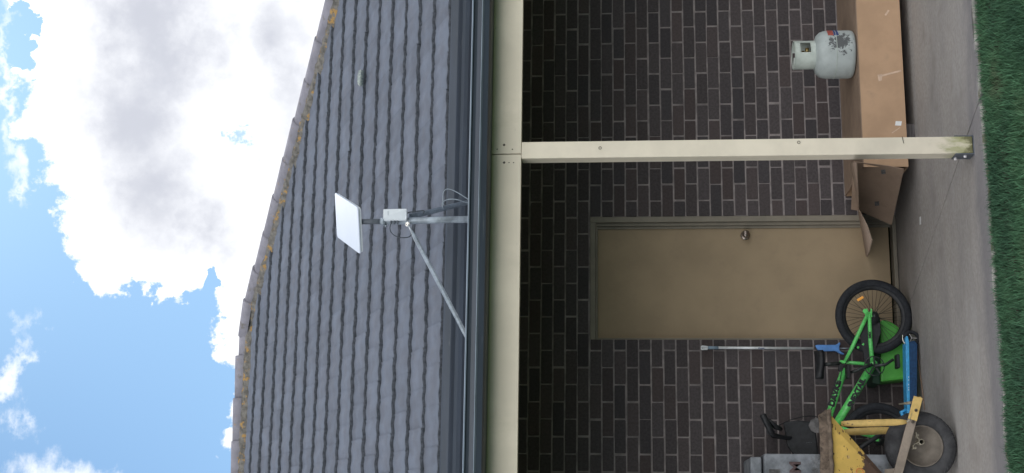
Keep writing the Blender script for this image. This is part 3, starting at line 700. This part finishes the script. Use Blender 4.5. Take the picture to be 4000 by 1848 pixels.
# collar with hand hole
cr = gr_*.60; z0c, z1c = gz+H-.006, W(3099, 215, gy).z; cm = MB()
hh = z1c-z0c
def colseg(a0, a1, z0, z1, seg=10): cm.lathe([(cr, z0), (cr, z1), (cr-.004, z1), (cr-.004, z0)], (gx, gy, 0), 'z', seg, 0, True, a0, a1)
colseg(-190, -98, z0c, z1c, 14); colseg(-98, -50, z0c, z0c+hh*.26, 10); colseg(-98, -50, z1c-hh*.26, z1c, 10); colseg(-50, 60, z0c, z1c, 14); colseg(60, 110, z0c, z0c+hh*.35, 8)
colseg(-175, -120, z1c, z1c+.010, 8); cm.torus((gx, gy, z1c-.002), cr-.002, .0035, 'z', 48, 6)
coll = cm.build('collar', 'gas_collar', gas)
va = MB(); va.lathe([(0, 0), (.022, 0), (.022, .03), (.014, .034), (.014, .06), (.026, .062), (.026, .080), (0, .082)], (gx+.005, gy, gz+H), 'z', 16); va.tube([(gx, gy, gz+H+.045), (gx+.045, gy-.02, gz+H+.045)], .013, 12); va.build('valve', 'brass', gas)
lbm = MB()
for mi_, (v0, v1) in enumerate(((3221, 3243), (3244, 3262))):
    zA, zB = W(v1, 130, gy).z, W(v0, 130, gy).z
    lbm.lathe([(gr_+.0012, zA), (gr_+.0012, zB)], (gx, gy, 0), 'z', 10, mi_, True, -58, -26)
lbm.build('label', ['red', 'navy'], gas)

# ================================================================== MOP POLE
YP = -.05
mop = thing('mop', 'silver mop pole with blue plastic head leaning on the bricks left of the door', 'mop', W(3320, 1362, YP))
pb, ptp = W(3176, 1361, YP), W(2742, 1358, YP)
a = MB(); a.tube([pb, ptp], .0093, 14); pole = a.build('pole', 'silver', mop)
a = MB(); a.tube([W(2765, 1358.3, YP), W(2806, 1358.6, YP)], .0108, 14); sub(a, 'grip', 'greyblue', pole)
a = MB(); a.prism([W(2738, 1353, YP-.006), W(2742, 1349.5, YP-.006), W(2764, 1352, YP-.006), W(2764, 1366, YP-.006), W(2742, 1367, YP-.006), W(2738, 1364, YP-.006)], (0, .013, 0)); cap_ = sub(a, 'end_cap', 'silver', pole)
a = MB(); a.lathe([(0, 0), (.0048, 0), (.0048, .002), (0, .002)], W(2744, 1358.5, YP-.0085), 'y', 14); sub(a, 'hang_hole', 'black', pole)
text_mesh('lettering', 'Oates', .017, W(2962, 1363.5, YP-.0105), Vector((0, 0, -1)), Vector((1, 0, 0)), 'navy', mop, .0008)
a = MB(); a.prism([W(3184, 1350, YP-.008), W(3192, 1347, YP-.008), W(3266, 1347, YP-.008), (W(3272, 1342, YP-.008)), W(3281, 1336, YP-.008), W(3283, 1344, YP-.008), W(3279, 1352, YP-.008), W(3279, 1366, YP-.008), W(3285, 1374, YP-.008), W(3299, 1382, YP-.008), W(3296, 1386, YP-.008), W(3282, 1382, YP-.008), W(3270, 1374, YP-.008), W(3262, 1371, YP-.008), W(3206, 1372, YP-.008), W(3194, 1366, YP-.008)], (0, .024, 0))
a.build('head', 'mopblue', mop, bevel=.004)
a = MB(); a.tube([W(3276, 1361, YP), W(3340, 1361, YP)], .005, 10); a.build('rod', 'galv', mop)

# ================================================================== GREEN BICYCLE
YK = -.33
def K(x, y, dy=0.0): return W(x, y, YK+dy)
bike = thing('bicycle', 'lime green and black bicycle standing between the door and the wheelbarrow', 'bicycle', K(3557, 1237))
def wheel(cx, cy, r_o, reflect):
    c = K(cx, cy); mb = MB(); mb.torus(c, r_o-.027, .027, 'y', 64, 14); wo = mb.build('wheel', 'tyre', bike)
    rm = MB(); rm.lathe([(r_o-.050, -.014), (r_o-.070, -.011), (r_o-.070, .011), (r_o-.050, .014)], c, 'y', 64); sub(rm, 'rim', 'black', wo)
    sp = MB(); n_ = 36
    for k in range(n_):
        an = 2*math.pi*k/n_; an2 = an+(.34 if k % 4 < 2 else -.34); sgn = .03 if k % 2 else -.03
        sp.tube([c+Vector((math.cos(an2)*.026, sgn, math.sin(an2)*.026)), c+Vector((math.cos(an)*(r_o-.068), 0, math.sin(an)*(r_o-.068)))], .0015, 5, caps=False)
    sub(sp, 'spokes', 'spoke', wo)
    hb = MB(); hb.lathe([(0, -.05), (.010, -.05), (.012, -.038), (.030, -.034), (.030, -.028), (.016, -.024), (.016, .024), (.030, .028), (.030, .034), (.012, .038), (.012, .05), (0, .05)], c, 'y', 24); sub(hb, 'hub', 'crank', wo)
    if reflect:
        p0, p1 = K(3349, 1174, -.02), K(3372, 1160, -.02); rf = MB(); dd = (p1-p0).normalized(); rf.bar(p0, p1, dd.cross(Vector((0, 1, 0)))*.009, (0, .004, 0)); sub(rf, 'reflector', 'amber', wo, bevel=.002)
    return wo
wheel(3412, 1237, .252, True); wheel(3434, 1722, .248, False)
fm = MB()
def tb(a, b, r0, r1=None, dy0=0, dy1=0, mid=None, fl=1.0):
    p0, p1 = K(a[0], a[1], dy0), K(b[0], b[1], dy1); pts = [p0]+([K(mid[0], mid[1], (dy0+dy1)/2)] if mid else [])+[p1]; r1 = r1 or r0
    fm.tube(pts, [r0]+([(r0+r1)/2] if mid else [])+[r1], 16)
ST = (3296, 1420); BBp = (3410, 1424); HT = (3228, 1640); HB = (3268, 1655)
for dy in (-.055, .055):
    tb((3392, 1222), (3303, 1412), .0125, .0135, dy, dy*.3); tb((3396, 1226), (BBp[0]-3, BBp[1]-12), .0125, .0155, dy, dy*.45, mid=(3400, 1330))
    p = [K(3378, 1226, dy-.003), K(3369, 1216, dy-.003), (K(3373, 1208, dy-.003)), K(3389, 1205, dy-.003), K(3390, 1216, dy-.003), K(3396, 1220, dy-.003), K(3401, 1216, dy-.003), K(3400, 1205, dy-.003), K(3406, 1208, dy-.003), K(3407, 1238, dy-.003), K(3398, 1243, dy-.003), K(3384, 1238, dy-.003)]
    fm.prism(p, (0, .006, 0))
tb((3281, 1413), (BBp[0], BBp[1]), .0115); tb((3285, 1412), (3352, 1419), .0095, .004)
tb((3299, 1440), (HT[0]+6, HT[1]-4), .0225, .0235); tb((BBp[0]-4, BBp[1]+6), (HB[0], HB[1]), .0265, .0260)
tb((3205, 1648), (3280, 1668), .021); fm.lathe([(0, -.036), (.024, -.036), (.024, .036), (0, .036)], K(*BBp), 'y', 24)
for px, py in ((3352, 1357), (3372, 1345)): fm.tube([K(px-2, py+4, -.03), K(px+2, py-3, -.03)], .007, 8)
for dy in (-.05, .05):   # fork blades and dropouts
    tb((3278, 1670), (3425, 1712), .0125, .0095, dy*.7, dy)
    fm.prism([K(3402, 1700, dy), K(3436, 1699, dy), K(3441, 1703, dy), K(3438, 1709, dy), K(3432, 1711, dy), K(3434, 1716, dy), K(3440, 1716, dy), K(3434, 1724, dy), K(3422, 1724, dy)], (0, .006, 0))
frame = fm.build('frame', 'bike', bike)
p0, p1 = K(3243, 1596, -.0245), K(3285, 1450, -.0245); ud = (p1-p0).normalized()
text_mesh('lettering', 'DAVKE', .056, p0-Vector((0, 0, .020))+ud*.010, ud, Vector((0, 0, 1)), 'black', bike, .0008, bold=.0032)
p0, p1 = K(3318, 1594, -.028), K(3375, 1478, -.028); ud = (p1-p0).normalized()
text_mesh('lettering', 'SNEXTAIL', .047, p0-Vector((0, 0, .015)), ud, Vector((0, 0, 1)), 'black', bike, .0008, bold=.0032)
p0, p1 = K(3396, 1330, -.068), K(3396, 1292, -.068); ud = (p1-p0).normalized()
text_mesh('lettering', 'BMX', .022, K(3402, 1322, -.0685), ud, Vector((0, 0, 1)), 'black', bike, .0006, bold=.001)
s = MB(); s.tube([K(3200, 1425), K(3286, 1419)], .0125, 14); s.build('seat_post', 'crank', bike)
s = MB(); s.prism([K(3276, 1428, -.02), K(3286, 1420, -.02), K(3308, 1436, -.02), K(3302, 1450, -.02), K(3288, 1452, -.02), K(3276, 1446, -.02)], (0, .04, 0)); s.build('seat_clamp', 'black', bike, bevel=.003)
# saddle
s = MB(); vs = []; NS_, NW = 12, 8
for i in range(NS_+1):
    u = i/NS_; px = 3186+6*math.sin(math.pi*u)+(0 if u < .75 else (u-.75)*20); py = 1372+108*u; c = K(px, py); wv = .068*(1-u)**.8+.014 if u > .15 else .060+.04*u
    for j in range(NW+1):
        v = (j/NW-.5)*2; vs.append(c+Vector((0, v*wv, .012-.03*v*v)))
n0 = len(vs); vs += [Vector(v)-Vector((0, 0, .024)) for v in vs[:n0]]
f_ = [(i*(NW+1)+j, i*(NW+1)+j+1, (i+1)*(NW+1)+j+1, (i+1)*(NW+1)+j) for i in range(NS_) for j in range(NW)]
f2 = [tuple(n0+k for k in reversed(q_)) for q_ in f_]; n_ = NW+1
sd1 = [(i*n_, (i+1)*n_, n0+(i+1)*n_, n0+i*n_) for i in range(NS_)]+[(i*n_+NW, n0+i*n_+NW, n0+(i+1)*n_+NW, (i+1)*n_+NW) for i in range(NS_)]
sd2 = [(j, n0+j, n0+j+1, j+1) for j in range(NW)]+[(NS_*n_+j, NS_*n_+j+1, n0+NS_*n_+j+1, n0+NS_*n_+j) for j in range(NW)]
s.add(vs, f_+f2+sd1+sd2, 0, True); s.build('saddle', 'black', bike)
# drivetrain
s = MB(); c = K(3420, 1446, .0); c = K(BBp[0]+6, BBp[1]+6, -.045)
s.lathe([(.060, -.002), (.066, -.002), (.066, .002), (.060, .002), (.060, -.002)], c, 'y', 40); 
for k in range(5): an = k*1.2566; s.bar(c, c+Vector((math.cos(an)*.062, 0, math.sin(an)*.062)), (0, 0, .006), (0, .002, 0))
s.build('chainring', 'crank', bike)
s = MB(); s.tube([K(3408, 1424, -.06), K(3322, 1456, -.065)], [.012, .009], 10); s.tube([K(3412, 1428, -.06), K(3458, 1425, -.065), K(3490, 1404, -.065)], [.012, .010, .009], 10); s.build('crank', 'crank', bike)
for c_ in (K(3312, 1452, -.09), K(3506, 1412, -.09)):
    s = MB(); s.box(c_-Vector((.045, .03, .011)), c_+Vector((.045, .05, .011)), 0, .004); s.build('pedal', 'black', bike)
s = MB(); s.prism([K(3355, 1290, -.03), K(3398, 1252, -.03), K(3438, 1262, -.03), K(3440, 1300, -.03), K(3400, 1420, -.03), K(3380, 1420, -.03)], (0, .01, 0)); s.lathe([(0, -.02), (.045, -.02), (.045, .01), (0, .01)], K(3405, 1245, -.02), 'y', 24); s.build('chain_guard', 'black', bike)
# handlebar
s = MB(); s.tube([K(3210, 1650), K(3140, 1668), K(3110, 1700, .0)], .014, 12); stem = s.build('stem', 'black', bike)
s = MB(); hb_ = [K(3000, 1688, -.30), K(3020, 1698, -.22), K(3075, 1712, -.12), K(3118, 1706, -.03), K(3118, 1706, .03), K(3070, 1712, .14), K(3020, 1705, .24), K(3005, 1690, .30)]; s.tube(hb_, .0125, 12); s.build('handlebar', 'black', bike)
g0, g1 = K(2978, 1618, -.30), K(3012, 1688, -.30)
s = MB(); s.tube([g0, g0+(g1-g0)*.08, g1, K(3020, 1694, -.22)], [.017, .021, .020, .014], 14); s.build('grip', 'black', bike)
s = MB(); s.tube([K(3003, 1640, -.28), K(3030, 1668, -.25), K(3050, 1676, -.2)], [.010, .018, .014], 10); s.build('brake_lever', 'black', bike)
s = MB(); s.prism([K(3060, 1650, -.10), K(3120, 1640, -.10), K(3185, 1650, -.10), K(3200, 1790, -.10), K(3150, 1800, -.10), K(3105, 1785, -.10), K(3075, 1740, -.10)], (0, .03, 0)); s.build('number_plate', 'black', bike, bevel=.012)
s = MB(); s.bar(K(3149, 1729, -.105), K(3168, 1729, -.105), (0, 0, .0025), (0, .001, 0)); s.build('painted_glint', 'bolt', bike)  # bright strip painted in as a glint of light on the black plastic
s = MB(); s.lathe([(0, 0), (.050, 0), (.050, .02), (0, .02)], K(3190, 1662, -.12), 'y', 8, smooth=False); s.build('lamp', 'dirt', bike)

cable([K(3030, 1668, -.25), K(3090, 1640, -.16), K(3160, 1625, -.06), K(3225, 1628, -.03), K(3262, 1560, -.03), K(3288, 1450, -.03)], 'black', .0028, 'brake_cable', bike)
cable([K(3288, 1446, -.03), K(3320, 1390, -.035), K(3345, 1345, -.03)], 'black', .0028, 'brake_cable', bike)

# ================================================================== GREEN TUB
YT = -.255
tub = thing('plastic_tub', 'bright green plastic tub with a dark lid behind the bicycle wheel', 'tub', W(3545, 1390, YT))
t_ = MB(); t_.prism([W(3440, 1250, YT), W(3462, 1249, YT), W(3480, 1256, YT), W(3505, 1272, YT), W(3530, 1300, YT), W(3548, 1340, YT), W(3552, 1400, YT), W(3550, 1480, YT), W(3440, 1492, YT)], (0, .22, 0)); t_.build('body', 'tub', tub, bevel=.016)
t_ = MB(); t_.prism([W(3404, 1240, YT-.005), W(3439, 1238, YT-.005), W(3439, 1502, YT-.005), W(3408, 1498, YT-.005)], (0, .235, 0)); t_.build('lid', 'lid', tub, bevel=.01)

# ================================================================== BLUE SCOOTER
YS = -.50
def S(x, y, dy=0): return W(x, y, YS+dy)
sco = thing('kick_scooter', 'sky blue kick scooter parked on the slab before the bicycle', 'scooter', S(3588, 1320))
s = MB(); s.prism([S(3553, 1335, -.05), S(3553, 1600, -.05), S(3582, 1600, -.05), S(3584, 1345, -.05), S(3572, 1330, -.05)], (0, .10, 0)); s.build('deck', 'scoot2', sco, bevel=.004)
s = MB(); s.prism([S(3538, 1318, -.052), S(3541, 1312, -.052), S(3547, 1314, -.052), S(3552, 1340, -.052), S(3556, 1640, -.052), S(3545, 1640, -.052), S(3539, 1420, -.052)], (0, .104, 0)); dk = s.build('deck_rail', 'scoot', sco, bevel=.003)
for yy in (1470, 1482, 1500, 1512, 1520): s = MB(); s.box(S(3548, yy, -.0535), S(3551, yy+5, -.0528)); sub(s, 'print_mark', 'bolt', dk)
for py in (1322, 1668):
    c = S(3560, py); s = MB(); s.torus(c, .041, .0125, 'y', 40, 10); wo = s.build('wheel', 'tyre', sco)
    s = MB(); s.lathe([(.032, -.012), (.034, 0), (.032, .012)], c, 'y', 32); s.lathe([(0, -.015), (.011, -.015), (.011, .015), (0, .015)], c, 'y', 16)
    for k in range(3): an = .5+k*2.094; s.bar(c, c+Vector((math.cos(an)*.034, 0, math.sin(an)*.034)), (.003*-math.sin(an), 0, .003*math.cos(an)), (0, .012, 0))
    sub(s, 'rim', 'crank', wo)
    s = MB()
    for k in range(3): an = .5+k*2.094; s.bar(c+Vector((0, -.0155, 0)), c+Vector((math.cos(an)*.030, -.0155, math.sin(an)*.030)), (.0012*-math.sin(an), 0, .0012*math.cos(an)), (0, .0008, 0))
    sub(s, 'hub_cap', 'bolt', wo)
s = MB(); c = S(3558, 1322); s.lathe([(.056, -.022), (.056, .022), (.059, .022), (.059, -.022), (.056, -.022)], c, 'y', 14, 0, True, 70, 168); s.build('brake_fender', 'chrome', sco)
s = MB(); s.tube([S(3570, 1656), S(3535, 1640), S(3478, 1672)], [.014, .018, .018], 12); s.tube([S(3535, 1640), S(3520, 1610), S(3545, 1600)], .012, 10); s.build('head_tube', 'scoot', sco)
s = MB(); s.tube([S(3478, 1672), S(3300, 1790)], .015, 12); s.tube([S(3300, 1790, -.2), S(3300, 1790, .2)], .012, 12); s.build('steering_bar', 'black', sco)

# ================================================================== WHEELBARROW
YW = -1.33
def B(x, y, dy=0): return W(x, y, YW+dy)
bar_ = thing('wheelbarrow', 'rusty yellow wheelbarrow with a fat dusty tyre at the lower left', 'wheelbarrow', B(3735, 1745))
c = B(3595, 1745); rw = (B(3455, 1745).z-B(3735, 1745).z)/2
s = MB(); s.lathe([(rw*.545, -.040), (rw*.60, -.050), (rw*.78, -.053), (rw*.90, -.046), (rw*.97, -.030), (rw, -.010), (rw, .010), (rw*.97, .030), (rw*.90, .046), (rw*.78, .053), (rw*.60, .050), (rw*.545, .040)], c, 'y', 72)
for k in range(48):
    an = 2*math.pi*k/48
    for sg in (-1, 1):
        p = c+Vector((math.cos(an)*rw*.965, sg*.029, math.sin(an)*rw*.965)); q_ = c+Vector((math.cos(an+.06)*rw*.900, sg*.047, math.sin(an+.06)*rw*.900)); s.bar(p, q_, (-math.sin(an)*.004, 0, math.cos(an)*.004), (math.cos(an)*.004, 0, math.sin(an)*.004))
whl = s.build('wheel', 'wtyre', bar_)
s = MB(); s.lathe([(rw*.575, -.050), (rw*.585, -.055), (rw*.565, -.058), (rw*.545, -.050), (rw*.52, -.030), (rw*.36, -.012), (rw*.20, -.010), (rw*.12, -.024), (0, -.024)], c, 'y', 56); s.lathe([(rw*.57, .05), (rw*.5, .02), (rw*.1, .02), (0, .02)], c, 'y', 40); sub(s, 'rim', 'wrim', whl)
# axle with clamp bracket
ac = B(3597, 1727, -.09); s = MB()
s.lathe([(.012, -.022), (.017, -.022), (.017, .20), (.012, .20), (.012, -.022)], (ac.x, ac.y, ac.z), 'y', 20)
def strap(pts, mb, th=.002, wd=.018):
    for i in range(len(pts)-1): mb.bar(pts[i], pts[i+1], (pts[i+1]-pts[i]).normalized().cross(Vector((0, 1, 0)))*th, (0, wd, 0))
strap([B(3576, 1690, -.10), B(3578, 1706, -.10), B(3588, 1716, -.10), B(3589, 1726, -.10), B(3580, 1732, -.10), B(3572, 1734, -.10), B(3566, 1742, -.10), B(3565, 1756, -.10)], s)
for px, py in ((3582, 1700), (3574, 1750)): s.lathe([(0, -.012), (.008, -.012), (.008, .01), (0, .01)], B(px, py, -.10), 'y', 6, smooth=False)
s.build('axle', 'pipe_metal', bar_)
# long flat side bars
for dy, nm in ((-.12, 0), (.12, 1)):
    p0, p1 = B(3584, 1560, dy), B(3505, 1860, dy); p2 = p1+(p1-p0)*1.8; dd = (p1-p0).normalized(); sv = dd.cross(Vector((0, 1, 0)))*.0245
    s = MB(); s.bar(p0, p2, sv, (0, .0035 if nm else .010, 0)); hb = s.build('handle_bar', 'bar', bar_, bevel=.003)
    s = MB(); pa, pb_ = B(3587, 1551, dy-.013), B(3564, 1640, dy-.013); s.bar(pa, pb_, sv*1.04, (0, .002, 0)); np_ = sub(s, 'nose_plate', 'yellow', hb, bevel=.002)
    for px, py in ((3578, 1603), (3566, 1648)): s = MB(); s.lathe([(0, -.008), (.009, -.008), (.010, 0), (0, 0)], B(px, py, dy-.014), 'y', 6, smooth=False); sub(s, 'bolt', 'screw', hb)
s = MB(); s.tube([B(3562, 1572, -.13), B(3550, 1574, -.12), B(3512, 1579, -.06)], [.008, .009, .004], 10); s.build('guard_rod', 'pipe_metal', bar_)
s = MB(); s.tube([B(3594, 1556, -.11), B(3594, 1556, .13)], .010, 10); s.build('nose_rod', 'yellow', bar_)
# struts: tubes with hammered-flat ends
def strut(a, b, dy, r_, cut=False):
    p0, p1 = B(a[0], a[1], dy), B(b[0], b[1], dy); d = p1-p0; fr_ = [0, .10, .2, .5, .8, .92, 1.0]
    s = MB(); s.tube([p0+d*f for f in fr_], [r_*.75, r_*.9, r_, r_*1.05, r_, r_*.8, r_*.45], 16, flat=[.35, .7, 1, 1, 1, .6, .4]); s.build('strut', 'yellow', bar_)
strut((3286, 1656), (3545, 1648), -.125, .0195)
s = MB(); s.bar(B(3540, 1649, -.125), B(3553, 1640, -.13), (.003, 0, .002), (0, .010, 0)); s.bar(B(3553, 1640, -.13), B(3562, 1612, -.125), (.0025, 0, 0), (0, .010, 0)); s.build('strut_tab', 'pipe_metal', bar_)
strut((3300, 1688), (3500, 1680), .12, .0215)
# tray
ty0, ty1 = -.24, .09
s = MB(); rimz = B(3230, 1610, ty0).z
xr_ = B(3232, 1610, ty0).x; XL = xr_-1.02
top = [Vector((xr_, YW+ty0, rimz-.012)), Vector((xr_, YW+ty1, rimz-.012)), Vector((XL, YW+ty1, rimz-.012)), Vector((XL, YW+ty0, rimz-.012))]
fbx = B(3462, 1866, -.15).x; fz = B(3462, 1866, -.15).z
bot = [Vector((fbx, YW-.17, fz)), Vector((fbx, YW+.05, fz)), Vector((XL+.22, YW+.05, fz)), Vector((XL+.22, YW-.17, fz))]
def lerpq(t_): return [top[i]*(1-t_)+bot[i]*t_ for i in range(4)]
NR = 8; vs = []; 
for k in range(NR+1):
    ring = lerpq(k/NR)
    for i in range(4):
        a_, b_ = ring[i], ring[(i+1) % 4]; rnd_ = .12
        for t2 in (0.06, .35, .65, .94): vs.append(a_*(1-t2)+b_*t2)
n_ = 16; fs = [(k*n_+i, k*n_+(i+1) % n_, (k+1)*n_+(i+1) % n_, (k+1)*n_+i) for k in range(NR) for i in range(n_)]+[tuple(NR*n_+i for i in range(n_))]
s.add(vs, fs, 0, False); tray = s.build('tray', 'barrow', bar_); 
si = MB(); cen = (top[0]+top[1]+top[2]+top[3])/4; vi = []
for v in vs: v = Vector(v); vi.append(cen+Vector(((v.x-cen.x)*.985, (v.y-cen.y)*.965, (v.z-cen.z)+.004)))
si.add(vi, fs, 0, False); sub(si, 'lining', 'rim_rust', tray)
s = MB(); rr2 = random.Random(9)
for (a_, b_) in ((top[0]+Vector((.006, -.008, 0)), top[3]+Vector((-.02, -.02, 0))), (top[1]+Vector((.006, .008, 0)), top[2]+Vector((-.02, .02, 0))), (top[0]+Vector((.006, -.008, 0)), top[1]+Vector((.006, .008, 0))), (top[3]+Vector((0, -.02, 0)), top[2]+Vector((0, .02, 0)))):
    pts = []; rs_ = []
    for k in range(25): p = a_*(1-k/24)+b_*(k/24); pts.append(p+Vector((0, rr2.gauss(0, .0015), rr2.gauss(0, .002)))); rs_.append(.0125+rr2.gauss(0, .0010))
    s.tube(pts, rs_, 14, flat=[1.0]*25)
sub(s, 'rolled_rim', 'rim_rust', tray)
# lettering remains, tail off frame
text_mesh('lettering', 'CO', .062, B(3376, 1893, -.222), Vector((1, 0, 0)), Vector((0, 0, 1)), 'oldorange', bar_, .001)
# rear leg
s = MB(); p0 = B(3456, 1833, -.10); s.prism([B(3456, 1833, -.11), B(3512, 1828, -.11), B(3512, 1930, -.11), B(3456, 1930, -.11)], (0, .006, 0)); s.build('bracket_plate', 'bar', bar_, bevel=.002)
xl_ = B(3520, 2100, 0).x
for dy in (-.13, .13): s = MB(); s.tube([Vector((xl_-.25, YW+dy, .34)), Vector((xl_-.33, YW+dy, .02)), Vector((xl_-.43, YW+dy, .02)), Vector((xl_-.50, YW+dy, .36))], .015, 12); s.build('leg', 'yellow', bar_)

# ================================================================== OLD CABINET
YQ = -.56
cab = thing('old_cabinet', 'stained white metal cabinet against the bricks behind the wheelbarrow', 'cabinet', (-3.6, -.3, 0))
xr2 = W(3000, 1772, YQ).x; z1 = W(2984, 1800, YQ).z
s = MB(); s.box((xr2-.75, YQ, 0.0), (xr2, -.02, z1)); s.build('body', 'cabinet', cab, bevel=.012)
s = MB(); s.box((xr2-.76, YQ+.02, z1+.012), (xr2-.02, -.02, z1+.085)); s.build('lid', 'cabinet', cab, bevel=.012)
s = MB(); s.prism([W(3004, 1833, YQ-.001), W(3046, 1833, YQ-.001), W(3046, 1900, YQ-.001), W(3004, 1900, YQ-.001)], (0, .0008, 0)); s.build('dark_panel', 'dirt', cab)
text_mesh('lettering', 'M', .10, W(3128, 1850, YQ-.001), Vector((1, 0, 0)), Vector((0, 0, 1)), 'brownprint', cab, .0006, bold=.003)

# ================================================================== SMALL THINGS ON THE SLAB
s = MB(); s.tube([G(3578, 1335, .004), G(3588, 1420, .004), G(3600, 1500, .004), G(3612, 1600, .004)], .004, 8); tag(s.build('twig', 'twig'), 'long thin brown stick lying on the slab beside the blue scooter', 'stick')
s = MB(); s.bar(G(3595, 849, .003), G(3595, 875, .003), (.004, 0.0, 0), (0, .012, .002)); tag(s.build('paper_scrap', 'paper'), 'small white paper scrap lying on the slab before the door', 'paper scrap')
